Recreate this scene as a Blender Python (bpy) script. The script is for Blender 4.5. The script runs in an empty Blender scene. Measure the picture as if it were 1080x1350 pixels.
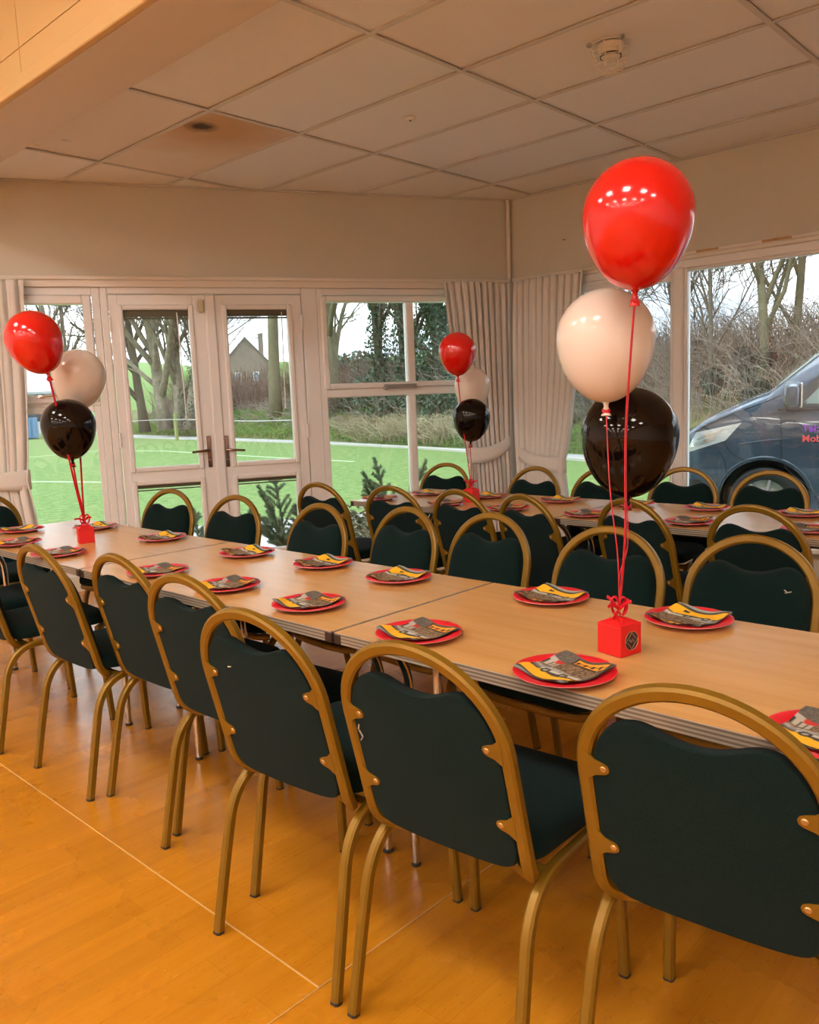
import bpy, bmesh, math, random
import numpy as np
from mathutils import Vector, Matrix
PI = math.pi
R = math.radians
SC = bpy.context.scene
COL = SC.collection

# ------------------------------------------------------------------ camera
YAW, PITCH, ROLL = R(46.6175), R(7.907), R(-2.262)
CAMZ = 1.265
_f = Vector((math.sin(YAW)*math.cos(PITCH), math.cos(YAW)*math.cos(PITCH), -math.sin(PITCH)))
_r = Vector((math.cos(YAW), -math.sin(YAW), 0)); _u = _r.cross(_f)
_r2 = _r*math.cos(ROLL) + _u*math.sin(ROLL); _u2 = -_r*math.sin(ROLL) + _u*math.cos(ROLL)
cd = bpy.data.cameras.new('camera'); cam = bpy.data.objects.new('camera', cd); COL.objects.link(cam)
cam.matrix_world = Matrix(((_r2.x,_u2.x,-_f.x,0),(_r2.y,_u2.y,-_f.y,0),(_r2.z,_u2.z,-_f.z,CAMZ),(0,0,0,1)))
cd.sensor_fit = 'HORIZONTAL'; cd.sensor_width = 36; cd.lens = 36*1081.26/1080
cd.clip_start = .05; cd.clip_end = 900
SC.camera = cam

# ------------------------------------------------------------------ exposure, sky, sun
SC.view_settings.view_transform = 'Standard'; SC.view_settings.look = 'None'
SC.view_settings.gamma = 1; SC.view_settings.use_curve_mapping = False
SC.view_settings.exposure = 0.64
SKY = 2.0
w = bpy.data.worlds.new('overcast_sky'); SC.world = w; w.use_nodes = True
nt = w.node_tree; nt.nodes.clear()
_tc = nt.nodes.new('ShaderNodeTexCoord'); _nz = nt.nodes.new('ShaderNodeTexNoise')
_nz.inputs['Scale'].default_value = 3.2; _nz.inputs['Detail'].default_value = 5
_mp = nt.nodes.new('ShaderNodeMapping'); _mp.inputs['Scale'].default_value = (1,1,2.4)
_rp = nt.nodes.new('ShaderNodeValToRGB')
_rp.color_ramp.elements[0].position = .38; _rp.color_ramp.elements[0].color = (.40,.48,.58,1)
_rp.color_ramp.elements[1].position = .62; _rp.color_ramp.elements[1].color = (1.22,1.25,1.28,1)
_bg = nt.nodes.new('ShaderNodeBackground'); _bg.inputs['Strength'].default_value = SKY
_wo = nt.nodes.new('ShaderNodeOutputWorld')
nt.links.new(_tc.outputs['Generated'], _mp.inputs['Vector']); nt.links.new(_mp.outputs[0], _nz.inputs['Vector'])
nt.links.new(_nz.outputs[0], _rp.inputs[0]); nt.links.new(_rp.outputs[0], _bg.inputs['Color'])
nt.links.new(_bg.outputs[0], _wo.inputs['Surface'])
sd = bpy.data.lights.new('outdoor_fill_sun', 'SUN'); sd.energy = 2.2; sd.angle = R(50); sd.color = (.93,.97,1.0)  # broad sun lamp added to brighten the outdoors under an overcast sky
sun = bpy.data.objects.new('outdoor_fill_sun', sd); COL.objects.link(sun)
sun.rotation_euler = Vector((.30,.12,-.95)).to_track_quat('-Z','Y').to_euler()
LAMP = (1.0, .96, .90); LAMP_W = 21.0

# ------------------------------------------------------------------ helpers
def prop(o, label=None, cat=None, group=None, kind=None):
    if label: o['label'] = label
    if cat: o['category'] = cat
    if group: o['group'] = group
    if kind: o['kind'] = kind
    return o

def empty(name, loc=(0,0,0), rz=0, **k):
    o = bpy.data.objects.new(name, None); COL.objects.link(o)
    o.empty_display_size = .1
    o.location = loc; o.rotation_euler = (0,0,rz)
    return prop(o, **k)

class MB:
    def __init__(s): s.v = []; s.f = []; s.m = []
    def add(s, v, f, m=0):
        b = len(s.v); s.v += [tuple(p) for p in v]
        s.f += [tuple(i+b for i in q) for q in f]; s.m += [m]*len(f); return s
    def box(s, x0,x1,y0,y1,z0,z1, m=0, bev=0):
        if bev > 0:
            b = min(bev, abs(x1-x0)/2.01, abs(y1-y0)/2.01, abs(z1-z0)/2.01)
            v = []; 
            for sx in (0,1):
                for sy in (0,1):
                    for sz in (0,1):
                        X=(x0,x1)[sx];Y=(y0,y1)[sy];Z=(z0,z1)[sz]
                        dx=b*(1-2*sx);dy=b*(1-2*sy);dz=b*(1-2*sz)
                        v += [(X,Y+dy,Z+dz),(X+dx,Y,Z+dz),(X+dx,Y+dy,Z)]
            I = lambda a,b_,c,k: (a*4+b_*2+c)*3+k
            f = [(I(0,0,0,0),I(0,0,1,0),I(0,1,1,0),I(0,1,0,0)),(I(1,0,0,0),I(1,1,0,0),I(1,1,1,0),I(1,0,1,0)),
                 (I(0,0,0,1),I(1,0,0,1),I(1,0,1,1),I(0,0,1,1)),(I(0,1,0,1),I(0,1,1,1),I(1,1,1,1),I(1,1,0,1)),
                 (I(0,0,0,2),I(0,1,0,2),I(1,1,0,2),I(1,0,0,2)),(I(0,0,1,2),I(1,0,1,2),I(1,1,1,2),I(0,1,1,2))]
            for sy in (0,1):
                for sz in (0,1):
                    f.append((I(0,sy,sz,1),I(0,sy,sz,2),I(1,sy,sz,2),I(1,sy,sz,1)))
            for sx in (0,1):
                for sz in (0,1):
                    f.append((I(sx,0,sz,0),I(sx,0,sz,2),I(sx,1,sz,2),I(sx,1,sz,0)))
            for sx in (0,1):
                for sy in (0,1):
                    f.append((I(sx,sy,0,0),I(sx,sy,0,1),I(sx,sy,1,1),I(sx,sy,1,0)))
            for a in (0,1):
                for b2 in (0,1):
                    for c in (0,1): f.append((I(a,b2,c,0),I(a,b2,c,1),I(a,b2,c,2)))
            return s.add(v,f,m)
        v = [(x0,y0,z0),(x1,y0,z0),(x1,y1,z0),(x0,y1,z0),(x0,y0,z1),(x1,y0,z1),(x1,y1,z1),(x0,y1,z1)]
        return s.add(v,[(3,2,1,0),(4,5,6,7),(0,1,5,4),(1,2,6,5),(2,3,7,6),(3,0,4,7)],m)
    def ring(s,u0,u1,z0,z1,wd,y0,y1,m=0,bev=.004):
        s.box(u0,u0+wd,y0,y1,z0,z1,m,bev); s.box(u1-wd,u1,y0,y1,z0,z1,m,bev)
        s.box(u0+wd,u1-wd,y0,y1,z1-wd,z1,m,bev); s.box(u0+wd,u1-wd,y0,y1,z0,z0+wd,m,bev); return s
    def tube(s, pts, r, n=8, prof=None, closed=False, up=None, m=0, caps=True):
        """sweep: r a number or list; prof optional list of (a,b) unit profile"""
        P = [Vector(p) for p in pts]; N = len(P)
        if prof is None: prof = [(math.cos(2*PI*k/n), math.sin(2*PI*k/n)) for k in range(n)]
        n = len(prof)
        T = []
        for i in range(N):
            if closed: t = P[(i+1)%N]-P[i-1]
            else: t = P[min(i+1,N-1)]-P[max(i-1,0)]
            T.append(t.normalized() if t.length>1e-9 else Vector((0,0,1)))
        a = Vector(up) if up else (Vector((0,0,1)) if abs(T[0].z)<.9 else Vector((1,0,0)))
        a = (a - T[0]*a.dot(T[0])).normalized()
        v = []
        for i in range(N):
            if up: a = Vector(up)
            a = (a - T[i]*a.dot(T[i]))
            a = a.normalized() if a.length>1e-6 else Vector((1,0,0))
            b = T[i].cross(a)
            rr = r[i] if isinstance(r,(list,tuple)) else r
            v += [P[i]+a*(c*rr)+b*(d*rr) for c,d in prof]
        f = []
        for i in range(N if closed else N-1):
            j = (i+1)%N
            for k in range(n):
                l = (k+1)%n; f.append((i*n+k,i*n+l,j*n+l,j*n+k))
        if caps and not closed:
            f.append(tuple(range(n-1,-1,-1))); f.append(tuple((N-1)*n+k for k in range(n)))
        return s.add(v,f,m)
    def lathe(s, prof, n=24, c=(0,0,0), m=0, caps=True):
        v=[];f=[]
        for r_,z in prof: v += [(c[0]+r_*math.cos(2*PI*k/n), c[1]+r_*math.sin(2*PI*k/n), c[2]+z) for k in range(n)]
        for i in range(len(prof)-1):
            for k in range(n):
                l=(k+1)%n; f.append((i*n+k,i*n+l,(i+1)*n+l,(i+1)*n+k))
        if caps: f.append(tuple(range(n-1,-1,-1))); f.append(tuple((len(prof)-1)*n+k for k in range(n)))
        return s.add(v,f,m)
    def prism(s, poly, z0, z1, m=0):
        n=len(poly); v=[(x,y,z0) for x,y in poly]+[(x,y,z1) for x,y in poly]
        f=[tuple(range(n-1,-1,-1)),tuple(range(n,2*n))]+[(k,(k+1)%n,n+(k+1)%n,n+k) for k in range(n)]
        return s.add(v,f,m)
    def prism_y(s, poly, y0, y1, m=0):          # polygon in (x,z), extruded along y
        n=len(poly); v=[(x,y0,z) for x,z in poly]+[(x,y1,z) for x,z in poly]
        f=[tuple(range(n)),tuple(range(2*n-1,n-1,-1))]+[((k+1)%n,k,n+k,n+(k+1)%n) for k in range(n)]
        return s.add(v,f,m)
    def grid(s, fn, nu, nv, m=0, wrap=False):
        v=[fn(i/nu,j/nv) for j in range(nv+1) for i in range(nu+(0 if wrap else 1))]
        c=nu if wrap else nu+1
        f=[(j*c+i,j*c+(i+1)%c,(j+1)*c+(i+1)%c,(j+1)*c+i) for j in range(nv) for i in range(nu)]
        return s.add(v,f,m)
    def mesh(s, name, mats, smooth=False):
        me = bpy.data.meshes.new(name); me.from_pydata(s.v, [], s.f)
        for mm in (mats if isinstance(mats,(list,tuple)) else [mats]): me.materials.append(mm)
        if isinstance(mats,(list,tuple)) and len(mats)>1: me.polygons.foreach_set('material_index', s.m)
        bm = bmesh.new(); bm.from_mesh(me); bmesh.ops.recalc_face_normals(bm, faces=bm.faces); bm.to_mesh(me); bm.free()
        if smooth:
            me.polygons.foreach_set('use_smooth',[True]*len(me.polygons))
            if smooth != 'full': me.set_sharp_from_angle(angle=R(40))
        me.update(); return me
    def build(s, name, mats, parent=None, smooth=False, loc=(0,0,0), rz=0, **k):
        return put(name, s.mesh(name, mats, smooth), parent, loc, rz, **k)

def put(name, me, parent=None, loc=(0,0,0), rz=0, **k):
    o = bpy.data.objects.new(name, me); COL.objects.link(o)
    if parent: o.parent = parent
    o.location = loc; o.rotation_euler = (0,0,rz)
    return prop(o, **k)

def copy_tree(o, parent=None):
    c = o.copy(); COL.objects.link(c)
    if parent: c.parent = parent
    for ch in list(o.children): copy_tree(ch, c)
    return c

def bezier(p, n=12):
    p=[Vector(q) for q in p]; out=[]
    for i in range(n+1):
        t=i/n; q=list(p)
        while len(q)>1: q=[q[k].lerp(q[k+1],t) for k in range(len(q)-1)]
        out.append(q[0])
    return out

def spline(pts, per=6):
    """catmull-rom"""
    P=[Vector(p) for p in pts]; out=[]
    for i in range(len(P)-1):
        a=P[max(i-1,0)];b=P[i];c=P[i+1];d=P[min(i+2,len(P)-1)]
        for k in range(per):
            t=k/per
            out.append(.5*((2*b)+(c-a)*t+(2*a-5*b+4*c-d)*t*t+(3*b-a-3*c+d)*t**3))
    out.append(P[-1]); return out

# ------------------------------------------------------------------ materials
def mat(name, color=(.8,.8,.8), rough=.5, metal=0, coat=0, spec=.5, sheen=0, trans=0, bump=None, var=None, emit=None, alpha=None, sss=0):
    """var=(scale,(r,g,b) other colour,detail,stretch xyz) noise colour; bump=(scale,strength,stretch)"""
    m = bpy.data.materials.new(name); m.use_nodes = True
    n = m.node_tree; b = n.nodes['Principled BSDF']
    b.inputs['Base Color'].default_value = (*color,1); b.inputs['Roughness'].default_value = rough
    b.inputs['Metallic'].default_value = metal; b.inputs['Specular IOR Level'].default_value = spec
    b.inputs['Coat Weight'].default_value = coat; b.inputs['Coat Roughness'].default_value = .03
    b.inputs['Sheen Weight'].default_value = sheen; b.inputs['Transmission Weight'].default_value = trans
    if sss: b.inputs['Subsurface Weight'].default_value = sss; b.inputs['Subsurface Radius'].default_value=(.05,.03,.02)
    if emit: b.inputs['Emission Color'].default_value=(*emit[0],1); b.inputs['Emission Strength'].default_value=emit[1]
    tc = n.nodes.new('ShaderNodeTexCoord')
    if var:
        mp = n.nodes.new('ShaderNodeMapping'); mp.inputs['Scale'].default_value = var[3] if len(var)>3 else (1,1,1)
        nz = n.nodes.new('ShaderNodeTexNoise'); nz.inputs['Scale'].default_value = var[0]; nz.inputs['Detail'].default_value = var[2] if len(var)>2 else 4
        rp = n.nodes.new('ShaderNodeValToRGB')
        rp.color_ramp.elements[0].position=.35; rp.color_ramp.elements[1].position=.65
        rp.color_ramp.elements[0].color=(*color,1); rp.color_ramp.elements[1].color=(*var[1],1)
        n.links.new(tc.outputs['Object'],mp.inputs['Vector']); n.links.new(mp.outputs[0],nz.inputs['Vector'])
        n.links.new(nz.outputs[0],rp.inputs[0]); n.links.new(rp.outputs[0],b.inputs['Base Color'])
    if bump:
        mp = n.nodes.new('ShaderNodeMapping'); mp.inputs['Scale'].default_value = bump[2] if len(bump)>2 else (1,1,1)
        nz = n.nodes.new('ShaderNodeTexNoise'); nz.inputs['Scale'].default_value = bump[0]; nz.inputs['Detail'].default_value = 3
        bp = n.nodes.new('ShaderNodeBump'); bp.inputs['Strength'].default_value = bump[1]; bp.inputs['Distance'].default_value=.01
        n.links.new(tc.outputs['Object'],mp.inputs['Vector']); n.links.new(mp.outputs[0],nz.inputs['Vector'])
        n.links.new(nz.outputs[0],bp.inputs['Height']); n.links.new(bp.outputs[0],b.inputs['Normal'])
    return m

def attr_mat(name, rough=.8):
    m = mat(name, rough=rough); n=m.node_tree; a=n.nodes.new('ShaderNodeAttribute'); a.attribute_name='print'
    n.links.new(a.outputs['Color'], n.nodes['Principled BSDF'].inputs['Base Color']); return m

def glass_mat(name, tint=(.95,.98,.97)):
    m = bpy.data.materials.new(name); m.use_nodes=True; n=m.node_tree; n.nodes.clear()
    t=n.nodes.new('ShaderNodeBsdfTransparent'); t.inputs[0].default_value=(*tint,1)
    g=n.nodes.new('ShaderNodeBsdfGlossy'); g.inputs['Roughness'].default_value=0; g.inputs[0].default_value=(1,1,1,1)
    fr=n.nodes.new('ShaderNodeFresnel'); fr.inputs[0].default_value=1.45
    mx=n.nodes.new('ShaderNodeMixShader'); o=n.nodes.new('ShaderNodeOutputMaterial')
    n.links.new(fr.outputs[0],mx.inputs[0]); n.links.new(t.outputs[0],mx.inputs[1]); n.links.new(g.outputs[0],mx.inputs[2]); n.links.new(mx.outputs[0],o.inputs[0])
    return m

M = {}
M['wall'] = mat('cream_wall_paint', (.64,.60,.50), .75, bump=(60,.08))
M['hall_wall'] = mat('white_hall_paint', (.86,.83,.78), .8)
M['white_paint'] = mat('white_gloss_paint', (.78,.72,.64), .45)
M['upvc'] = mat('white_upvc', (.84,.83,.82), .35)
M['ceil_paint'] = mat('white_ceiling_paint', (.72,.66,.58), .8)
M['tee'] = mat('ceiling_grid_metal', (.66,.63,.58), .5)
M['curtain'] = mat('cream_curtain_cloth', (.80,.77,.73), .9, sheen=.2, bump=(400,.15))
M['glass'] = glass_mat('window_glass')
M['bronze'] = mat('bronze_enamel', (.25,.135,.008), .38, metal=.35, var=(9,(.21,.115,.007),4))
M['fabric'] = mat('green_seat_fabric', (.0028,.0115,.0105), .95, sheen=.03, spec=.12, bump=(700,.35), var=(300,(.0048,.017,.0155),2))
M['screw'] = mat('brass_screw', (.55,.36,.15), .4, metal=.8)
M['rubber'] = mat('dark_rubber_foot', (.03,.025,.02), .7)
M['chrome'] = mat('chrome_steel', (.7,.7,.7), .18, metal=1)
M['dark_metal'] = mat('brown_metal', (.10,.06,.04), .4, metal=.6)
M['cap'] = mat('brown_plastic_cap', (.045,.022,.014), .4)
M['red_card'] = mat('red_card', (.72,.012,.012), .5)
M['red_ribbon'] = mat('red_ribbon_satin', (.62,.006,.02), .3)
M['balloon_red'] = mat('red_latex', (.68,.006,.004), .16, coat=.5, sss=.15)
M['balloon_white'] = mat('white_latex', (.74,.64,.56), .2, coat=.2, sss=.2)
M['balloon_black'] = mat('black_latex', (.007,.004,.003), .05, spec=.28)
M['plate'] = mat('red_paper_plate', (.70,.010,.022), .35)
M['plate_rim'] = mat('red_plate_rim_edge', (.80,.30,.30), .4)
M['napkin'] = attr_mat('printed_paper_napkin')
M['sticker'] = mat('black_round_sticker', (.035,.02,.04), .35)
M['gold'] = mat('gold_print', (.65,.36,.12), .4, metal=.3)
M['handle'] = mat('polished_bronze_chrome', (.32,.24,.22), .12, metal=1)
M['grey_metal'] = mat('grey_painted_metal', (.33,.33,.33), .4, metal=.4)
M['blind'] = mat('olive_blind_cassette', (.11,.10,.06), .6)
M['wand'] = mat('white_plastic_wand', (.8,.8,.78), .3)
M['detector'] = mat('cream_plastic', (.80,.74,.64), .5)
M['black'] = mat('matt_black', (.01,.01,.01), .6)
M['bare'] = mat('bare_timber', (.55,.33,.14), .8)
M['lamp'] = mat('lamp_diffuser', (1,1,1), .5, emit=(LAMP, LAMP_W))

def wood_mat(name, c1, c2, rough, along=(1,1,1), scale=3, coat=0, planks=None):
    m = mat(name, c1, rough, coat=coat); n=m.node_tree; b=n.nodes['Principled BSDF']
    tc=n.nodes.new('ShaderNodeTexCoord'); mp=n.nodes.new('ShaderNodeMapping'); mp.inputs['Scale'].default_value=along
    nz=n.nodes.new('ShaderNodeTexNoise'); nz.inputs['Scale'].default_value=scale; nz.inputs['Detail'].default_value=7; nz.inputs['Roughness'].default_value=.6
    rp=n.nodes.new('ShaderNodeValToRGB'); rp.color_ramp.elements[0].position=.3; rp.color_ramp.elements[1].position=.72
    rp.color_ramp.elements[0].color=(*c1,1); rp.color_ramp.elements[1].color=(*c2,1)
    n.links.new(tc.outputs['Object'],mp.inputs[0]); n.links.new(mp.outputs[0],nz.inputs['Vector']); n.links.new(nz.outputs[0],rp.inputs[0])
    out = rp.outputs[0]
    if planks:
        bl,bh,lo,hi = planks
        br=n.nodes.new('ShaderNodeTexBrick'); br.inputs['Scale'].default_value=1; br.inputs['Brick Width'].default_value=bl; br.inputs['Row Height'].default_value=bh
        br.inputs['Mortar Size'].default_value=.0012; br.offset=.37; br.squash=1
        br.inputs['Color1'].default_value=(lo,lo,lo,1); br.inputs['Color2'].default_value=(hi,hi,hi,1); br.inputs['Mortar'].default_value=(lo*.94,lo*.92,lo*.90,1)
        n.links.new(tc.outputs['Object'],br.inputs['Vector'])
        mx=n.nodes.new('ShaderNodeMix'); mx.data_type='RGBA'; mx.blend_type='MULTIPLY'; mx.inputs[0].default_value=1
        n.links.new(out,mx.inputs[6]); n.links.new(br.outputs['Color'],mx.inputs[7]); out=mx.outputs[2]
        # fine dark flecks of beech
        mp2=n.nodes.new('ShaderNodeMapping'); mp2.inputs['Scale'].default_value=(14,60,1)
        nz2=n.nodes.new('ShaderNodeTexNoise'); nz2.inputs['Scale'].default_value=3; nz2.inputs['Detail'].default_value=2
        rp2=n.nodes.new('ShaderNodeValToRGB'); rp2.color_ramp.elements[0].position=.28; rp2.color_ramp.elements[1].position=.36
        rp2.color_ramp.elements[0].color=(.78,.74,.68,1); rp2.color_ramp.elements[1].color=(1,1,1,1)
        n.links.new(tc.outputs['Object'],mp2.inputs[0]); n.links.new(mp2.outputs[0],nz2.inputs['Vector']); n.links.new(nz2.outputs[0],rp2.inputs[0])
        mx2=n.nodes.new('ShaderNodeMix'); mx2.data_type='RGBA'; mx2.blend_type='MULTIPLY'; mx2.inputs[0].default_value=1
        n.links.new(out,mx2.inputs[6]); n.links.new(rp2.outputs[0],mx2.inputs[7]); out=mx2.outputs[2]
        # worn gloss
        nz3=n.nodes.new('ShaderNodeTexNoise'); nz3.inputs['Scale'].default_value=2.2; nz3.inputs['Detail'].default_value=6
        mr=n.nodes.new('ShaderNodeMapRange'); mr.inputs[3].default_value=rough-.08; mr.inputs[4].default_value=rough+.14
        n.links.new(tc.outputs['Object'],nz3.inputs['Vector']); n.links.new(nz3.outputs[0],mr.inputs[0]); n.links.new(mr.outputs[0],b.inputs['Roughness'])
    n.links.new(out,b.inputs['Base Color'])
    return m
M['floor'] = wood_mat('beech_effect_vinyl', (.49,.180,.007), (.59,.235,.014), .24, (1.2,11,1), 2.2, planks=(.56,.092,.93,1.06))
M['seam'] = mat('vinyl_weld', (.62,.36,.13), .45)
M['beech'] = wood_mat('beech_laminate', (.56,.29,.085), (.64,.36,.125), .20, (16,1.1,1), 1.6)

def edge_mat():
    m=mat('ribbed_table_edging',(.5,.42,.33),.4,metal=.3); n=m.node_tree; b=n.nodes['Principled BSDF']
    tc=n.nodes.new('ShaderNodeTexCoord'); wv=n.nodes.new('ShaderNodeTexWave'); wv.wave_type='BANDS'; wv.bands_direction='Z'
    wv.inputs['Scale'].default_value=38; rp=n.nodes.new('ShaderNodeValToRGB')
    rp.color_ramp.elements[0].color=(.20,.14,.09,1); rp.color_ramp.elements[1].color=(.52,.44,.34,1)
    n.links.new(tc.outputs['Object'],wv.inputs[0]); n.links.new(wv.outputs[0],rp.inputs[0]); n.links.new(rp.outputs[0],b.inputs['Base Color']); return m
M['edge'] = edge_mat()

# ------------------------------------------------------------------ the room
CZ = 2.778                    # tile ceiling
WX = 5.52                     # right wall plane
CNR = Vector((5.53,4.0,0)); BD = Vector((-.88099654,.47312271,0)); BN = Vector((.47312271,.88099654,0))   # back wall: direction, outward normal
BRZ = math.atan2(BD.y, BD.x)  # local x runs left along the back wall, local y into the room
ULEN = 4.26
BEND = CNR + BD*ULEN          # where the back wall meets the hall
HX0, HX1, HY0 = -12.5, 1.63, -4.5
floor_poly = [(WX+.02,HY0),(WX+.02,4.0),(BEND.x,BEND.y),(HX0,BEND.y),(HX0,HY0)]
fl = MB().prism(floor_poly,-.12,0).build('floor',M['floor'],kind='structure')
MB().box(1.019,1.0225,1.29,5.9,0,.0016).build('weld_seam',M['seam'],fl)
MB().box(-2,3.0,1.290,1.2925,0,.0016).build('weld_seam',M['seam'],fl)
# walls
wb = MB().box(-.3,ULEN,-.2,-.004,2.098,2.95).box(-.3,ULEN,-.2,-.0,-.3,.10).box(-.3,.06,-.2,-.02,.10,2.17).build('wall_back',M['wall'],loc=CNR,rz=BRZ,kind='structure')
wr = MB().box(HY0,4.1,-.2,-.003,2.122,2.95).box(HY0,4.1,-.2,0,-.3,.22).box(3.92,4.1,-.2,-.02,.22,2.17).box(HY0,-1.2,-.2,0,.22,2.17).build('wall_right',M['wall'],loc=(WX,0,0),rz=PI/2,kind='structure')
MB().box(HX0-.2,BEND.x+.02,BEND.y,BEND.y+.2,-.3,3.7).build('wall_hall_back',M['hall_wall'],kind='structure')
MB().box(HX0-.2,HX0,HY0,BEND.y,-.3,3.7).build('wall_left',M['hall_wall'],kind='structure')
MB().box(HX0-.2,WX+.2,HY0-.2,HY0,-.3,3.7).build('wall_front',M['hall_wall'],kind='structure')
# corner trim, ledges
MB().tube([(0,0,2.17),(0,0,CZ)],.016,8).box(-.05,.02,-.035,.02,.05,2.14).build('trim_corner',M['white_paint'],loc=(5.492,3.995,0),kind='structure')
MB().box(.03,ULEN,0,.035,2.145,2.17,bev=.004).box(.03,ULEN,0,.016,2.10,2.145).build('trim_1',M['white_paint'],loc=CNR,rz=BRZ,kind='structure')
t2 = MB().box(HY0,3.97,0,.03,2.148,2.173,bev=.004).box(HY0,3.97,0,.012,2.125,2.148).build('trim_2',M['white_paint'],loc=(WX,0,0),rz=PI/2,kind='structure')
for a,b in ((2.45,2.30),(2.02,1.84),(1.95,1.93)):
    MB().box(b,a,.0005,.0325,2.153,2.168).build('chipped_patch',M['bare'],t2,label='patch of chipped paint showing bare timber')
# picture hook spots on right wall
MB().lathe([(.012,0),(.012,.006)],10).build('trim_screw',M['screw'],wr,loc=(3.50,.004,2.40))
# tile ceiling
def clip_poly(poly, p0, n):
    out=[]
    for i in range(len(poly)):
        a=poly[i];b=poly[(i+1)%len(poly)]
        da=(a[0]-p0[0])*n[0]+(a[1]-p0[1])*n[1]; db=(b[0]-p0[0])*n[0]+(b[1]-p0[1])*n[1]
        if da<=0: out.append(a)
        if da*db<0:
            t=da/(da-db); out.append((a[0]+(b[0]-a[0])*t,a[1]+(b[1]-a[1])*t))
    return out
GX0, GY0 = 2.6165, 3.7886
def tile_mat(name, c, stain=None):
    m=mat(name,c,.92,bump=(220,.12)); 
    if stain:
        n=m.node_tree;b=n.nodes['Principled BSDF']; tc=n.nodes.new('ShaderNodeTexCoord')
        def spot(pos, r0, r1, warp, col, src, fac=1):
            nz=n.nodes.new('ShaderNodeTexNoise'); nz.inputs['Scale'].default_value=warp[0]; nz.inputs['Detail'].default_value=5
            ds=n.nodes.new('ShaderNodeVectorMath'); ds.operation='DISTANCE'; ds.inputs[1].default_value=pos
            ad=n.nodes.new('ShaderNodeMath'); ad.operation='MULTIPLY_ADD'; ad.inputs[1].default_value=warp[1]
            mr=n.nodes.new('ShaderNodeMapRange'); mr.inputs[1].default_value=r0; mr.inputs[2].default_value=r1; mr.inputs[3].default_value=fac; mr.inputs[4].default_value=0
            mx=n.nodes.new('ShaderNodeMix'); mx.data_type='RGBA'; mx.inputs[7].default_value=(*col,1)
            n.links.new(tc.outputs['Object'],nz.inputs['Vector']); n.links.new(tc.outputs['Object'],ds.inputs[0])
            n.links.new(nz.outputs[0],ad.inputs[0]); n.links.new(ds.outputs['Value'],ad.inputs[2]); n.links.new(ad.outputs[0],mr.inputs[0]); n.links.new(mr.outputs[0],mx.inputs[0])
            if src is None: mx.inputs[6].default_value=(*c,1)
            else: n.links.new(src,mx.inputs[6])
            return mx.outputs[2]
        s=None
        for sp in stain: s=spot(*sp[:5],s,*sp[5:])
        n.links.new(s,b.inputs['Base Color'])
    return m
TM=[tile_mat('ceiling_tile_cream',(.86,.85,.83)),tile_mat('ceiling_tile_newer',(.83,.84,.84)),tile_mat('ceiling_tile_aged',(.86,.82,.77)),
    tile_mat('ceiling_tile_stained',(.80,.73,.64),[((2.80,4.0,CZ),.25,.75,(5,.25),(.58,.35,.15),.85),((2.73,4.04,CZ),.075,.15,(16,.08),(.05,.035,.022),.97)]),
    tile_mat('ceiling_tile_marked',(.80,.73,.65),[((2.28,4.72,CZ),.03,.09,(14,.10),(.30,.20,.13),.7),((2.33,4.5,CZ),.02,.06,(14,.09),(.32,.22,.14),.6),((2.2,4.9,CZ),.03,.07,(9,.1),(.45,.33,.22),.5)])]
ceil = MB().prism([(HX1+.1,HY0),(WX+.1,HY0),(WX+.1,4.05),(BEND.x,BEND.y+.1),(HX1+.1,BEND.y+.1)],2.82,2.9).build('ceiling',M['ceil_paint'],kind='structure')  # unseen slab above the tiles, added to block sky light; parent of the tiles
rng=random.Random(4)
wn=(BN.x,BN.y)
for k in range(-2,6):
    for j in range(-4,7):
        x0=max(GX0+.6*k,1.962); x1=min(GX0+.6*(k+1),WX); y1=GY0-1.2*(j-1); y0=y1-1.2
        if x1-x0<.01: continue
        poly=[(x0+.012,y0+.012),(x1-.012,y0+.012),(x1-.012,y1-.012),(x0+.012,y1-.012)]
        poly=clip_poly(poly,(CNR.x-BN.x*.003,CNR.y-BN.y*.003),wn)
        if len(poly)<3: continue
        mi=rng.choice([0,0,0,2])
        if (k,j) in ((0,1),(3,1),(1,0)): mi=1
        if (k,j)==(0,0): mi=3
        if (k,j)==(-1,0): mi=4
        if (k,j) in ((-1,1),(0,2)): mi=2
        sag=rng.uniform(0,.004)
        o=MB().prism(poly,CZ+.006+sag,CZ+.02+sag).build('ceiling_tile',TM[mi],ceil)
        if mi==3: o['label']='ceiling tile with brown water stain and black scorch spot'
        if mi==4: o['label']='ceiling tile with small brown drip marks'
for k in range(-1,6):
    x=GX0+.6*k
    if x>WX: continue
    ye=CNR.y+(CNR.x-x)*(-BD.y/BD.x)*1.0
    ye=CNR.y+(x-CNR.x)*(BD.y/BD.x)
    MB().box(x-.012,x+.012,HY0,ye,CZ,CZ+.006).build('ceiling_grid_bar',M['tee'],ceil)
for j in range(-2,7):
    y=GY0-1.2*j
    xe=min(WX, CNR.x+(y-CNR.y)*(BD.x/BD.y))
    if xe>2.0: MB().box(1.962,xe,y-.012,y+.012,CZ-.0005,CZ+.0055).build('ceiling_grid_bar',M['tee'],ceil)
MB().box(1.962,WX,HY0,HY0+.02,CZ,CZ+.01).build('ceiling_grid_bar',M['tee'],ceil)
# wall angle bead along the back and right wall
MB().box(0,ULEN-.3,0,.02,CZ-.004,CZ+.004).build('trim_3',M['tee'],loc=CNR,rz=BRZ,kind='structure')
MB().box(HY0,3.98,0,.02,CZ-.004,CZ+.004).build('trim_4',M['tee'],loc=(WX,0,0),rz=PI/2,kind='structure')
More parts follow.
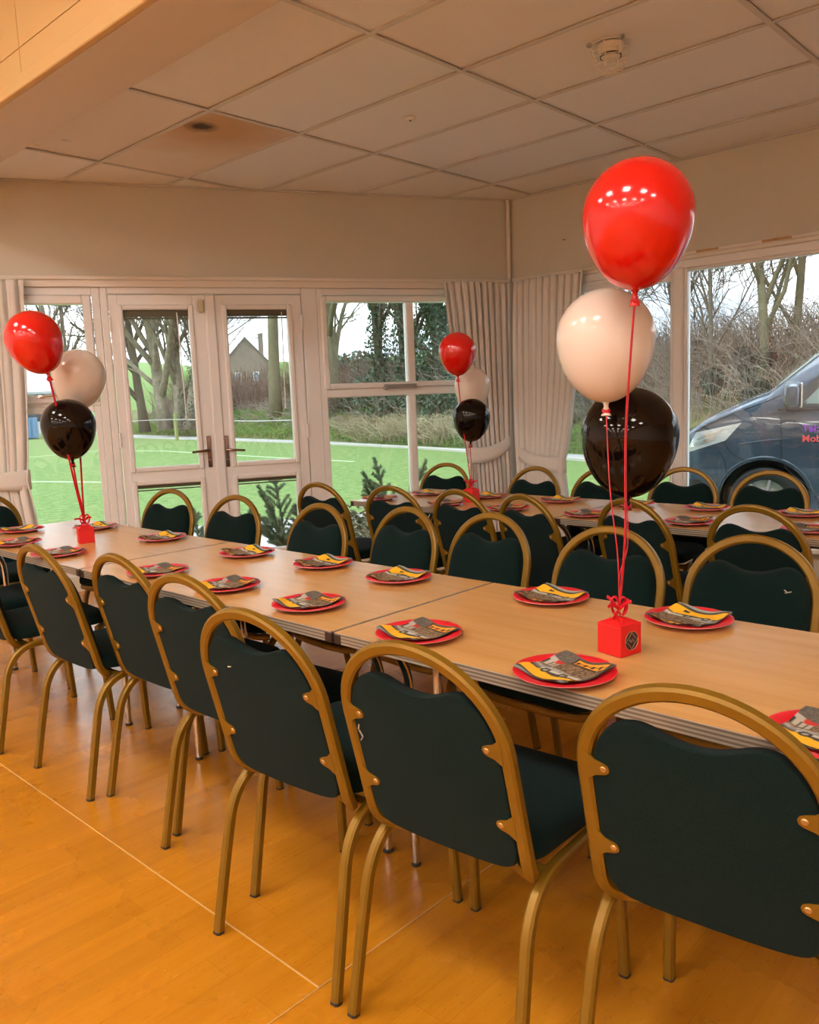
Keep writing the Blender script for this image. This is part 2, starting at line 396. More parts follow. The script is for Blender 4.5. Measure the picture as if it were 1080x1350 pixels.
# the beam and the panelled upstand between hall and bay
M['beam'] = mat('beam_paint',(.66,.58,.50),.8)
M['upstand'] = mat('cream_board_paint',(.66,.44,.18),.7)
bm_=MB().box(HX1+.02,1.962,HY0,BEND.y,2.64,3.55).build('trim_beam',M['beam'],kind='structure')
yy=[-4.5,-2.1,.3,1.9,3.72,5.15,6.0]
for z0,z1 in ((2.70,2.803),(2.807,3.50)):
    for a,b in zip(yy[:-1],yy[1:]):
        MB().box(HX1,HX1+.02,a+.002,b-.002,z0,z1).build('board_panel',M['upstand'],bm_)
MB().box(HX1-.012,HX1+.02,HY0,BEND.y,2.64,2.70,bev=.004).build('edge_moulding',M['upstand'],bm_)
MB().box(HX0,HX1+.05,HY0,BEND.y,3.5,3.6).build('ceiling_hall',M['hall_wall'],kind='structure')
# hall lights (they light the room and show in the balloons)
k=0
for x in (-.45,-3.0,-5.5,-8.0,-10.5):
    for y in (-2.6,-.9,.8,2.5,4.2):
        t=empty('ceiling_light',(x,y,3.5),label='square warm ceiling light panel in the main hall behind the camera',cat='ceiling light',group='hall ceiling lights')
        fr=MB().box(-.31,.31,-.31,-.285,-.03,0).box(-.31,.31,.285,.31,-.03,0).box(-.31,-.285,-.285,.285,-.03,0).box(.285,.31,-.285,.285,-.03,0)
        fr.build('lamp_frame',M['white_paint'],t)
        MB().box(-.285,.285,-.285,.285,-.02,-.004).build('diffuser',M['lamp'],t)

# ------------------------------------------------------------------ windows and doors
def in_back(name, **k): return empty(name, CNR, BRZ, **k)
def pane(par, u0,u1,z0,z1,y=-.05): return MB().box(u0,u1,y-.003,y+.003,z0,z1).build('pane',M['glass'],par)
U = M['upvc']
# left window: u 3.14..4.0
w1 = MB().ring(3.118,4.02,.10,2.10,.052,-.10,-.012).build('window_1',U,loc=CNR,rz=BRZ,kind='structure')
MB().ring(3.175,3.96,1.325,2.045,.058,-.085,.006,bev=.008).build('sash',U,w1)
MB().box(3.17,3.97,-.085,-.02,1.30,1.335,bev=.004).build('transom',U,w1)
MB().ring(3.17,3.968,.15,1.30,.045,-.08,-.022,bev=.006).build('glazing_bead',U,w1)
pane(w1,3.22,3.92,1.37,2.0); pane(w1,3.21,3.93,.19,1.27)
MB().box(-.03,.03,.0,.014,-.014,.014,bev=.005).tube([(0,.014,0),(0,.032,0),(-.02,.036,0),(-.115,.036,.006)],.008,8).build('handle',M['chrome'],w1,loc=(3.55,.006,1.372),smooth=True)
# door frame
df = MB().box(1.598,1.715,-.10,-.008,.0,2.11,bev=.006).box(3.068,3.116,-.10,-.008,.0,2.11,bev=.006).box(1.715,3.068,-.10,-.008,2.055,2.11,bev=.006).box(1.715,3.068,-.10,.0,.0,.03)
df.build('trim_5',U,loc=CNR,rz=BRZ,kind='structure')
def door_leaf(name, u0,u1, g0,g1, hinge):
    d = MB()
    d.box(u0,g0-.03,-.075,-.004,.035,2.05,bev=.005); d.box(g1+.03,u1,-.075,-.004,.035,2.05,bev=.005)
    d.box(g0-.03,g1+.03,-.075,-.004,1.975,2.05,bev=.003); d.box(g0-.03,g1+.03,-.075,-.004,.745,.82,bev=.003); d.box(g0-.03,g1+.03,-.075,-.004,.035,.15,bev=.003)
    o = d.build(name,U,loc=CNR,rz=BRZ,kind='structure')
    MB().ring(g0-.034,g1+.034,.812,1.983,.036,-.07,.010,bev=.009).build('glazing_bead',U,o)
    MB().ring(g0-.034,g1+.034,.142,.755,.036,-.07,.010,bev=.009).build('glazing_bead',U,o)
    pane(o,g0-.01,g1+.01,.84,1.955); pane(o,g0-.01,g1+.01,.17,.725)
    MB().box(g0,g1,-.043,-.02,1.902,1.947,bev=.004).box(g0,g1,-.04,-.024,1.885,1.896).build('blind_cassette',M['blind'],o)
    MB().box(g0,g1,-.043,-.02,.694,.719,bev=.003).box(g0,g1,-.04,-.024,.676,.684).build('blind_cassette',M['blind'],o)
    return o
dl = door_leaf('door_1',2.408,3.064,2.532,2.975,1)
dr = door_leaf('door_2',1.72,2.352,1.825,2.267,-1)
MB().box(2.345,2.415,-.02,.012,.035,2.05,bev=.008).build('astragal',U,dr)
MB().tube([(2.612,-.015,1.93),(2.604,-.015,1.55),(2.601,-.015,1.19)],.004,6).tube([(2.601,-.015,1.20),(2.601,-.015,1.165)],.007,8).build('blind_wand',M['wand'],dl)
MB().tube([(1.866,-.015,1.93),(1.872,-.015,1.55),(1.878,-.015,1.25)],.004,6).tube([(1.878,-.015,1.26),(1.878,-.015,1.225)],.007,8).build('blind_wand',M['wand'],dr)
def lever(par,u,z,s):
    hp=MB().box(-.016,.016,0,.010,-.115,.115,bev=.008).build('handle_plate',M['handle'],par,loc=(u,-.004,z),smooth=True)
    MB().tube([(0,.008,.012),(0,.035,.012),(s*.012,.045,.012),(s*.045,.047,.010),(s*.125,.044,.002)],[.010,.010,.010,.009,.008],8).build('lever',M['handle'],hp,smooth=True)
    MB().lathe([(.009,0),(.009,.004),(.006,.005)],10).build('key_cylinder',M['chrome'],hp,loc=(0,.0105,-.06))
lever(dl,2.456,.935,1); lever(dr,2.352-.022,.93,-1)
MB().box(2.425,2.462,-.004,.022,1.925,2.01,bev=.004).build('door_bolt_box',mat('cream_plastic_box',(.55,.47,.30),.5),dl)
for z in (.4,1.05,1.85):
    MB().tube([(0,0,-.05),(0,0,.05)],.009,8).build('hinge',U,dl,loc=(3.062,.004,z)); MB().tube([(0,0,-.05),(0,0,.05)],.009,8).build('hinge',U,dr,loc=(1.722,.004,z))
# right-hand window of the back wall
w3 = MB().ring(.03,1.602,.10,2.10,.05,-.10,-.012).build('window_2',U,loc=CNR,rz=BRZ,kind='structure')
MB().ring(.08,1.572,1.352,2.042,.042,-.085,.006,bev=.008).box(.842,.902,-.085,.0,1.39,2.0,bev=.008).build('sash',U,w3)
MB().box(.05,1.60,-.085,-.015,1.29,1.352,bev=.006).build('transom',U,w3)
MB().box(.842,.905,-.085,-.012,.13,1.29,bev=.010).build('mullion',U,w3)
pane(w3,.90,1.54,1.385,2.0); pane(w3,.11,.845,1.385,2.0); pane(w3,.90,1.57,.14,1.30); pane(w3,.07,.85,.14,1.30)
MB().box(.845,1.105,.006,.022,1.345,1.375,bev=.004).build('window_opener',M['grey_metal'],w3,label='grey window opener bar')
MB().box(1.085,1.11,.006,.035,1.332,1.378,bev=.004).build('opener_bracket',M['grey_metal'],w3)
# big window of the right wall
w4 = MB().ring(-1.2,3.92,.22,2.125,.055,-.10,-.01).build('window_3',U,loc=(WX,0,0),rz=PI/2,kind='structure')
MB().box(2.557,2.632,-.09,.0,.27,2.08,bev=.010).build('mullion',U,w4)
MB().box(.55,.625,-.09,.0,.27,2.08,bev=.010).build('mullion',U,w4)
MB().ring(2.63,3.87,.27,2.072,.03,-.085,-.02,bev=.006).build('glazing_bead',U,w4)
MB().ring(.62,2.56,.27,2.072,.022,-.085,-.02,bev=.006).build('glazing_bead',U,w4)
MB().box(2.66,3.85,-.07,-.03,2.0,2.045,bev=.004).build('vent_bar',U,w4)
pane(w4,2.64,3.86,.29,2.06); pane(w4,.62,2.56,.28,2.075); pane(w4,-1.15,.56,.28,2.075)
MB().box(.0,4.0,-.02,.10,.14,.17,bev=.006).build('window_sill',U,w4,loc=(0,0,.05))

# ------------------------------------------------------------------ curtains
def curtain(name, loc, rz, top, tie, bot, folds, seed, label, hookside, ztop=2.145, ztie=.80, zbot=.04):
    """top/tie/bot = (x0,x1) extents along the wall"""
    rg=random.Random(seed); ph=[rg.uniform(-.5,.5) for _ in range(folds*2+2)]
    amp=[rg.uniform(.6,1.25) for _ in range(folds*2+2)]
    o=empty(name,loc,rz,label=label,cat='curtain',group='cream curtains')
    def ext(z):
        if z>ztie:
            t=(z-ztie)/(ztop-ztie); s=t**.62
            return [tie[i]+(top[i]-tie[i])*s for i in (0,1)]
        t=(ztie-z)/(ztie-zbot); s=1-(1-t)**2
        return [tie[i]+(bot[i]-tie[i])*s for i in (0,1)]
    def fn(a,b):
        z=zbot+(ztop-zbot)*b; e=ext(z); x=e[0]+(e[1]-e[0])*a
        k=a*folds*2; i=int(k)
        sq=(e[1]-e[0])/(top[1]-top[0])
        c=.5-.5*math.cos(PI*k+ph[min(i,len(ph)-1)]*.25); d=(.75-1.9*c**5)*amp[min(i,len(amp)-1)]
        near=math.exp(-((z-ztie)/.10)**2)
        A=.024+.010*(1-b)
        if b>.955: A*=.45+.55*(1-(b-.955)/.045)
        y=.075+d*A*(1-.35*near)+.012*math.sin(a*5+z*2.2)
        x+=.010*math.sin(PI*k*1.0+1.2)*min(1,(1-b)*4)
        return (x,y,z)
    c=MB().grid(fn,folds*18,46).build('curtain_cloth',M['curtain'],o,smooth='full')
    sm=c.modifiers.new('cloth_thickness','SOLIDIFY'); sm.thickness=.003
    # tie-back band: from the hook side, round the front and under the far edge
    e=ext(ztie); xa,xb=(e[0]-.012,e[1]+.012)
    def band(a,b):
        x=xa+(xb-xa)*a
        hk=a if hookside>0 else 1-a
        y=.075+.044*math.sin(PI*min(1,max(0,a)))**.5+.004
        zc=ztie-.01+.10*hk**2.0-.015*math.sin(PI*a)
        wd=.135-.035*hk
        return (x,y,zc+(b-.5)*wd)
    def bandback(a,b):
        p=band(a,b); return (p[0],.075-.050*math.sin(PI*a)**.5-.004,p[2])
    tb=MB().grid(band,20,3).grid(bandback,20,3).build('tie_back',M['curtain'],o,smooth='full')
    sm=tb.modifiers.new('cloth_thickness','SOLIDIFY'); sm.thickness=.004
    MB().tube([(top[0],.075,ztop-.004),(top[1],.075,ztop-.004)],.006,6).build('curtain_rail',M['white_paint'],o)
    hx=xb if hookside>0 else xa
    zz=ztie+.09
    MB().tube([(hx,.075,zz),(hx+.012*hookside,.05,zz),(hx+.012*hookside,.002,zz)],.003,6).build('tie_hook',M['screw'],o)
    return o
curtain('curtain',CNR,BRZ,(.05,.615),(.085,.445),(.07,.42),10,3,'cream pleated curtain tied back just left of the room corner',-1,ztie=.805)
curtain('curtain',(WX,0,0),PI/2,(3.295,3.91),(3.47,3.905),(3.43,3.88),10,8,'cream pleated curtain tied back just right of the room corner',1,ztie=.72)
curtain('curtain',CNR,BRZ,(3.575,4.2),(3.665,4.12),(3.60,4.15),8,5,'cream pleated curtain tied back at the far left edge of the photo',1,ztie=.83)

# ------------------------------------------------------------------ ceiling bits
sd_=empty('smoke_detector',(3.487,1.957,CZ),label='white smoke detector inside a cream wire cage on the ceiling',cat='smoke detector')
MB().lathe([(.0,-.062),(.030,-.062),(.042,-.052),(.045,-.040),(.050,-.036),(.056,-.02),(.058,0)],24).build('detector_body',M['detector'],sd_,smooth=True)
MB().lathe([(.0462,-.052),(.0475,-.046),(.0462,-.040)],24,caps=False).build('sensor_slot',M['black'],sd_)
cg=MB(); rings=[(.098,-.004),(.088,-.032),(.077,-.058),(.066,-.085),(.050,-.112)]
def octo(r,z): return [(r*math.cos(2*PI*k/8+.2),r*math.sin(2*PI*k/8+.2),z) for k in range(8)]
for r_,z in rings: cg.tube(octo(r_,z),.0022,5,closed=True)
for k in range(8): cg.tube([octo(r_,z)[k] for r_,z in rings]+[(0,0,-.116)],.0022,5)
cg.tube(octo(.026,-.115),.0017,5,closed=True)
cg.build('wire_cage',M['detector'],sd_)
for k in (0,3,5):
    a=2*PI*k/8+.2; MB().box(-.008,.014,-.009,.009,-.016,0,bev=.003).build('cage_clip',M['grey_metal'],sd_,loc=(.10*math.cos(a),.10*math.sin(a),0),rz=a)
sp=MB().lathe([(0,-.012),(.012,-.012),(.016,-.008),(.030,-.006),(.033,0)],20).build('ceiling_sensor',M['detector'],loc=(3.514,3.198,CZ+.006),smooth=True,label='small white round ceiling sensor on a tile left of the smoke detector',cat='sensor')
MB().box(-.006,.006,-.003,.003,-.016,-.011).build('sensor_window',M['black'],sp)

# ------------------------------------------------------------------ tables
TZ = .699
CH8 = [(1,.6),(.6,1),(-.6,1),(-1,.6),(-1,-.6),(-.6,-1),(.6,-1),(1,-.6)]
def table(x0,x1,y0,y1,label,group,lx_in=.21,lo=.05,hi=.05):
    cx,cy=(x0+x1)/2,(y0+y1)/2; a,b=(x1-x0)/2-.002,(y1-y0)/2-.002
    t=empty('folding_table',(cx,cy,0),label=label,cat='table',group=group)
    MB().box(-a+.003,a-.003,-b+.003,b-.003,TZ-.024,TZ).build('table_top',M['beech'],t)
    MB().box(-a,-a+.003,-b,b,TZ-.028,TZ-.0008).box(a-.003,a,-b,b,TZ-.028,TZ-.0008).box(-a,a,-b,-b+.003,TZ-.028,TZ-.0008).box(-a,a,b-.003,b,TZ-.028,TZ-.0008).build('edging',M['edge'],t)
    for sx in (-1,1):
        for sy in (-1,1):
            MB().box(min(sx*(a-.028),sx*(a+.0012)),max(sx*(a-.028),sx*(a+.0012)),min(sy*(b-.028),sy*(b+.0012)),max(sy*(b-.028),sy*(b+.0012)),TZ-.030,TZ-.002,bev=.003).build('corner_cap',M['cap'],t)
            lx,ly=sx*(a-lx_in),(b-hi if sy>0 else -b+lo)
            l=MB().tube(bezier([(sx*(a-.10),ly,TZ-.030),(lx,ly,TZ-.10),(lx,ly,TZ-.2)],6)+[Vector((lx,ly,.012))],.0125,10).build('leg',M['chrome'],t,smooth=True)
            MB().lathe([(.0125,0),(.0138,.002),(.0138,.010),(.0125,.012)],10,c=(lx,ly,0)).build('foot_cap',M['rubber'],l)
    for sy in (-1,1):
        ly=(b-hi if sy>0 else -b+lo)
        MB().tube([(-(a-.10),ly,TZ-.034),(a-.10,ly,TZ-.034)],.011,8).build('crossbar',M['chrome'],t)
        MB().tube([(0,ly,TZ-.036),(0,ly-sy*.25,TZ-.040)],.006,6).build('brace',M['dark_metal'],t)
    for sx in (-1,1): MB().box(sx*(a-.06)-.01,sx*(a-.06)+.01,-b+.06,b-.06,TZ-.045,TZ-.024).build('under_rail',M['dark_metal'],t)
    return t
g='folding tables of the front row'
table(1.293,1.948,2.877,4.22,'beech folding table at the far left end of the front row',g,lo=.15)
table(1.293,1.948,1.504,2.874,'beech folding table in the middle of the front row, between two seams',g,hi=.354)
table(1.293,1.948,.131,1.501,'beech folding table nearest the camera, carrying the largest red gift box',g)
g='folding tables of the back row'
table(3.14,3.80,2.062,3.43,'pale folding table at the left end of the back row near the corner curtains',g,.24,.06,.22)
table(3.14,3.80,.69,2.059,'pale folding table at the right of the back row in front of the van window',g,.24)

# ------------------------------------------------------------------ chairs
LEAN=.2432; TL=math.tan(LEAN); ZB=.396
def yz(z): return -(z-ZB)*TL
def make_chair(label,group):
    t=empty('banquet_chair',label=label,cat='chair',group=group)
    W,Hh,ER=.185,.826,.169
    up=(0,math.cos(LEAN),math.sin(LEAN))
    # hoop of the back
    pts=[]
    pts+=bezier([(-.105,.055,.385),(-.165,.04,.384),(-.183,.008,.386),(-W,yz(.44),.44)],10)
    for z in np.linspace(.46,Hh-ER,8): pts.append(Vector((-W,yz(z),z)))
    for a in np.linspace(PI,0,29)[1:]:
        z=Hh-ER+ER*math.sin(a); pts.append(Vector((W*math.cos(a),yz(z),z)))
    for z in np.linspace(.46,Hh-ER,8)[::-1][1:]: pts.append(Vector((W,yz(z),z)))
    pts+=bezier([(W,yz(.44),.44),(.183,.008,.386),(.165,.04,.384),(.105,.055,.385)],10)
    prof=[(c*.0105,d*.0125) for c,d in CH8]
    bf=MB().tube(pts,1,prof=prof,up=up).build('back_frame',M['bronze'],t,smooth=True)
    # back pad
    half=[(0,.735),(.03,.738),(.06,.7475),(.085,.756),(.105,.757),(.122,.751),(.138,.739),(.152,.720),(.163,.695),(.170,.66),(.1718,.62),(.1718,.55),(.1715,.48),(.168,.445),(.156,.422),(.13,.410),(.07,.405),(0,.404)]
    out=spline([(x,0,z) for x,z in half],3); out=[(p.x,p.z) for p in out]
    out=out+[(-x,z) for x,z in out[-2:0:-1]]
    n=len(out); cz=.58; lay=[(-.0085,.975),(-.0078,.99),(-.003,1.0),(.012,1.0),(.024,.975),(.033,.91),(.038,.78),(.040,.5)]
    mb=MB(); v=[]; f=[]
    for off,sc in lay:
        for x,z in out:
            zz=cz+(z-cz)*sc; v.append((x*sc,yz(zz)+off,zz))
    for i in range(len(lay)-1):
        for k in range(n): f.append((i*n+k,i*n+(k+1)%n,(i+1)*n+(k+1)%n,(i+1)*n+k))
    f.append(tuple(range(n)))
    v.append((0,yz(cz)+.0405,cz)); L=(len(lay)-1)*n
    for k in range(n): f.append((L+k,L+(k+1)%n,len(v)-1))
    mb.add(v,f); bk=mb.build('backrest',M['fabric'],t,smooth=True)
    # brackets
    for sx in (-1,1):
        for z0 in (.668,.515):
            poly=[(.179,-.030),(.179,.024),(.163,.010),(.150,.006),(.142,.002),(.139,-.004),(.141,-.011),(.147,-.015),(.163,-.019)]
            mb=MB(); n=len(poly)
            v=[(sx*x,yz(z0+z)-.0115,z0+z) for x,z in poly]+[(sx*x,yz(z0+z)-.0075,z0+z) for x,z in poly]
            mb.add(v,[tuple(range(n)),tuple(range(2*n-1,n-1,-1))]+[(k,(k+1)%n,n+(k+1)%n,n+k) for k in range(n)])
            b=mb.build('bracket',M['bronze'],t)
            zz=z0-.005; y=yz(zz)-.0115
            MB().tube([(sx*.149,y,zz),(sx*.149,y-.0016,zz-.0004)],[.0058,.0045],10).build('screw',M['screw'],b)
    # seat
    def rr(sc,dx=0):
        o=[]
        for cx,cy,a0 in ((.133,.325,0),(-.133,.325,90),(-.125,.07,180),(.125,.07,270)):
            rad=.062 if cy>.2 else .055
            for k in range(7):
                a=R(a0+k*15); o.append((cx+rad*math.cos(a),cy+rad*math.sin(a)))
        return [(x*sc,.2+(y-.2)*sc) for x,y in o]
    lay=[(.408,.955),(.412,.99),(.420,1.0),(.430,1.0),(.442,.985),(.451,.95),(.457,.88),(.461,.72),(.463,.45)]
    v=[];f=[];n=28
    for z,sc in lay: v+=[(x,y,z) for x,y in rr(sc)]
    for i in range(len(lay)-1):
        for k in range(n): f.append((i*n+k,i*n+(k+1)%n,(i+1)*n+(k+1)%n,(i+1)*n+k))
    f.append(tuple(range(n-1,-1,-1))); v.append((0,.2,.464)); L=(len(lay)-1)*n
    for k in range(n): f.append((L+k,L+(k+1)%n,len(v)-1))
    MB().add(v,f).build('seat',M['fabric'],t,smooth=True)
    # legs and rails
    prof=[(c*.0112,d*.0112) for c,d in CH8]
    for sx in (-1,1):
        rp=[Vector((sx*.198,-.087,.004)),Vector((sx*.194,-.048,.20))]+bezier([(sx*.191,-.030,.285),(sx*.186,-.002,.384),(sx*.185,.09,.386)],12)
        l=MB().tube(rp,1,prof=prof,up=(sx,0,0)).build('leg',M['bronze'],t,smooth=True)
        MB().tube([(sx*.198,-.0876,0),(sx*.1978,-.0865,.006)],1,prof=[(c*1.03,d*1.03) for c,d in prof],up=(sx,0,0)).build('foot_cap',M['rubber'],l)
        MB().tube([(sx*.185,.086,.386),(sx*.185,.27,.388)],1,prof=prof,up=(sx,0,0)).build('seat_rail',M['bronze'],t,smooth=True)
        fp=bezier([(sx*.185,.266,.388),(sx*.186,.335,.386),(sx*.190,.338,.28)],10)+[Vector((sx*.194,.346,.15)),Vector((sx*.198,.355,.004))]
        l=MB().tube(fp,1,prof=prof,up=(sx,0,0)).build('leg',M['bronze'],t,smooth=True)
        MB().tube([(sx*.198,.355,0),(sx*.1978,.3547,.006)],1,prof=[(c*1.03,d*1.03) for c,d in prof],up=(sx,0,0)).build('foot_cap',M['rubber'],l)
        MB().tube([(sx*(.1945-.0116),.345,.17),(sx*(.1945-.0104),.345,.17)],.003,8).build('rivet',M['rubber'],l)
    MB().tube([(-.190,.325,.390),(-.165,.362,.393),(-.09,.382,.396),(0,.386,.397),(.09,.382,.396),(.165,.362,.393),(.190,.325,.390)],1,prof=[(c*.0115,d*.009) for c,d in CH8]).build('front_rail',M['bronze'],t,smooth=True)
    MB().tube([(-.188,.06,.384),(.188,.06,.384)],.010,8).build('rear_rail',M['bronze'],t,smooth=True)
    return t
near='chairs along the near side of the front tables'; farg='chairs along the far side of the front tables'
mid='chairs along the near side of the back tables'; bck='chairs along the window side of the back tables'
C0='green padded chair with bronze hoop back'
chairs=[
 (1.198,.500,.095,near,'green padded chair in the bottom right corner, largest hoop back in the photo'),
 (1.115,.984,.062,near,'second hoop-back chair from the right in near row, silver nick on its left edge'),
 (1.087,1.432,.072,near,'third hoop-back chair from the right in near row, pale fleck on its back'),
 (1.208,1.882,.067,near,'green hoop-back chair fourth from the right in the near row, back to the camera'),
 (1.252,2.313,.020,near,'green hoop-back chair fifth from the right in the near row, back to the camera'),
 (1.186,2.731,.017,near,'near-row hoop-back chair seen whole nearest the left edge of the photo'),
 (1.150,3.358,-.046,near,'near-row green chair cut by the left photo edge, only seat and legs showing'),
 (1.20,3.86,.0,near,'dark green seat glimpsed at the left photo edge behind the cut chair'),
 (2.255,.872,3.102,farg,'rightmost chair facing the camera behind the front table, pale thread on backrest'),
 (2.196,1.296,3.133,farg,'green chair facing the camera directly behind the big balloon ribbons'),
 (2.260,1.822,3.06,farg,'green chair facing the camera third from the right behind the front table row'),
 (2.243,2.232,3.03,farg,'green chair facing the camera fourth from the right behind the front table row'),
 (2.149,2.645,3.10,farg,'green chair facing the camera fifth from the right, pale fleck on its backrest'),
 (2.167,3.273,3.231,farg,'green chair facing the camera in front of the right door leaf'),
 (2.181,3.876,3.333,farg,'green chair facing the camera in front of the left door leaf'),
 (1.642,4.695,-1.571,farg,'green chair at the far left end of the front tables beside the left curtain'),
 (3.065,1.090,-.135,mid,'green chair with back to camera at the back tables, rightmost of that side'),
 (3.039,1.556,-.260,mid,'green chair with back to camera under the big black balloon'),
 (2.985,2.03,-.25,mid,'green chair with back to camera third from the right at the back tables'),
 (3.005,2.427,-.101,mid,'green chair with back to camera in front of the small distant gift box'),
 (2.990,2.865,.047,mid,'chair with back to camera at the back tables, brown stain on its backrest'),
 (2.944,3.360,.043,mid,'green chair with back to camera leftmost at the back tables, by the door frame'),
 (3.946,3.465,3.252,bck,'teal chair facing the camera below the window mullion, leftmost on the window side'),
 (3.915,2.765,3.06,bck,'teal chair facing the camera in front of the two corner curtains'),
 (3.975,2.35,3.10,bck,'teal chair facing the camera half hidden by the big black balloon'),
 (4.125,1.937,3.16,bck,'teal chair facing the camera in front of the van bumper'),
 (4.099,1.479,3.094,bck,'rightmost teal chair facing the camera, in front of the van wheel')]
proto=make_chair(chairs[0][4],near)
chair_obj=[]
for i,(x,y,th,gr,lab) in enumerate(chairs):
    o=proto if i==0 else copy_tree(proto)
    o.location=(x,y,0); o.rotation_euler=(0,0,th-PI/2); o['label']=lab; o['group']=gr; chair_obj.append(o)
def fleck(ch,pts,m,name,lab,dy=-.0122,front=False):
    mb=MB()
    for x,z,a,l in pts:
        y=yz(z)+(.0395 if front else dy)
        dx,dz=l*math.cos(a),l*math.sin(a)
        mb.tube([(x-dx,yz(z-dz)+(y-yz(z)),z-dz),(x+dx,yz(z+dz)+(y-yz(z)),z+dz)],.0016,5)
    mb.build(name,m,ch,label=lab)
M['lint']=mat('pale_lint',(.55,.47,.33),.9)
fleck(chair_obj[1],[(-.158,.632,1.2,.006),(-.156,.618,2.0,.007),(-.157,.606,.9,.006)],mat('silver_backing',(.6,.58,.55),.35,metal=.6),'torn_nick','silver nick in the fabric edge')
fleck(chair_obj[2],[(-.088,.688,.2,.005)],M['lint'],'lint_fleck','pale fleck on fabric',dy=-.0105)
fleck(chair_obj[8],[(-.118,.70,-.3,.009),(-.11,.703,.5,.004)],M['lint'],'lint_fleck','pale thread on fabric',front=True)
fleck(chair_obj[12],[(-.085,.63,.3,.005)],M['lint'],'lint_fleck','pale fleck on fabric',front=True)
fleck(chair_obj[20],[(.07,.70,1.4,.012),(.08,.695,1.2,.008),(.076,.68,1.7,.006)],mat('brown_stain',(.10,.06,.02),.9),'stain_mark','brown stain on the backrest',dy=-.0102)

# ------------------------------------------------------------------ plates and napkins
def plate_mesh():
    prof=[(.0,.0035),(.062,.0035),(.070,.0055),(.078,.0105),(.088,.0135),(.099,.0150),(.1035,.0142)]
    n=96; v=[];f=[]
    for i,(r_,z) in enumerate(prof):
        for k in range(n):
            fl_=(.0007 if k%2 else -.0007) if 2<=i<=5 else 0
            v.append((r_*math.cos(2*PI*k/n),r_*math.sin(2*PI*k/n),z+fl_))
    for i in range(len(prof)-1):
        for k in range(n): f.append((i*n+k,i*n+(k+1)%n,(i+1)*n+(k+1)%n,(i+1)*n+k))
    mb=MB().add(v,f); return mb.mesh('plate_face',M['plate'],'full')
def plate_under():
    prof=[(.1035,.0142),(.104,.0125),(.098,.0125),(.086,.0105),(.077,.0075),(.069,.001),(.0,.0008)]
    return MB().lathe(prof,48,caps=False).mesh('plate_underside',M['plate_rim'],'full')
PF,PU=plate_mesh(),plate_under()
def npcol(s,t,rg):
    n1=rg.random()
    if t<.05: return (.30,.34,.30)
    if t<.09: return (.05,.05,.045)
    def circ(cx,cy,r): return (s-cx)**2+(t-cy)**2<r*r
    for cx in (.26,.60):
        if circ(cx,.37,.035): return (.35,.33,.28)
        if circ(cx,.37,.075): return (.02,.02,.018)
    if t<.37:
        if .68<s<.80 and .13<t<.2: return (.03,.03,.03)
        if t>.31+.03*math.sin(s*9): return (.05,.045,.04)
        return (.86,.47,.012)
    if t<.42: return (.55,.53,.45) if s>.15 else (.16,.15,.13)
    if t<.48+.03*math.sin(s*6): return (.28,.29,.27) if n1<.8 else (.5,.5,.46)
    if t<.78:
        if s<.24 and t>.55:
            if t>.68: return (.50,.03,.02) if s>.1 else (.4,.38,.33)
            return (.03,.03,.03) if int(s*40)%3==0 else (.45,.41,.32)
        return [(.045,.03,.018),(.10,.065,.035),(.24,.155,.08),(.34,.23,.12),(.16,.11,.06)][int(n1*5)]
    if .30<s<.95 and .80<t<.97:
        ed=min(s-.30,.95-s,t-.80,.97-t)
        if ed<.022: return (.03,.018,.01)
        if ed<.045: return (.80,.33,.02)
        q=(s-.34)*14
        return (.03,.02,.01) if (math.sin(q*PI)>.25 and (t<.93)) or abs(t-.885)<.008 else (.80,.33,.02)
    return (.085,.075,.06) if n1<.7 else (.13,.115,.09)
def napkin_mesh(seed):
    rg=random.Random(seed); N=56; S=.146
    cu=[rg.uniform(.0,.007) for _ in range(4)]
    def fn(a,b):
        x=(a-.5)*S; y=(b-.5)*S
        r=math.hypot(x,y); q_=min(1,max(0,(r-.058)/.034)); z=.0072+q_*q_*(3-2*q_)*.0118
        z+=cu[0]*((1-a)*(1-b))**2+cu[1]*(a*(1-b))**2+cu[2]*(a*b)**2*1.5+cu[3]*((1-a)*b)**2
        z+=.0015*math.sin(a*9+seed)*math.sin(b*7)
        return (x,y,z)
    mb=MB().grid(fn,N,N); top=len(mb.v)
    mb.grid(lambda a,b:(fn(a,b)[0],fn(a,b)[1],fn(a,b)[2]-.0025),8,8)
    me=mb.mesh('napkin',M['napkin'],'full')
    at=me.color_attributes.new('print','FLOAT_COLOR','POINT')
    cols=[]
    for j in range(N+1):
        for i in range(N+1): cols.append(npcol(i/N,j/N,rg))
    for _ in range(len(me.vertices)-top): cols.append((.62,.60,.55))
    at.data.foreach_set('color',np.array([c+(1,) for c in cols],'f').ravel())
    return me
NM=[napkin_mesh(k) for k in range(3)]
plates=[]
ordn=['rightmost','second from the right','third from the right','fourth from the right','fifth from the right','sixth from the right','seventh from the right','last at the left']
nr=[(1.345,.370,-.10),(1.358,.873,-.25),(1.390,1.299,-.14),(1.425,1.747,-.05),(1.425,2.143,-.06),(1.418,2.546,.0),(1.378,3.233,.05),(1.385,3.67,.1)]
fr_=[(1.862,.843,3.0),(1.862,1.237,3.05),(1.812,1.771,3.1),(1.824,2.146,3.05),(1.80,2.556,3.0),(1.813,3.195,3.15),(1.808,3.799,3.2),(1.563,4.06,-1.55)]
nb=[(3.29,1.009,.1),(3.257,1.472,.05),(3.251,1.957,-.1),(3.25,2.40,.0),(3.25,2.80,.05),(3.25,3.30,.0)]
fb=[(3.68,1.165,3.1),(3.676,1.582,3.2),(3.655,1.94,3.1),(3.62,2.337,3.0),(3.60,2.79,3.1),(3.56,3.2,3.2)]
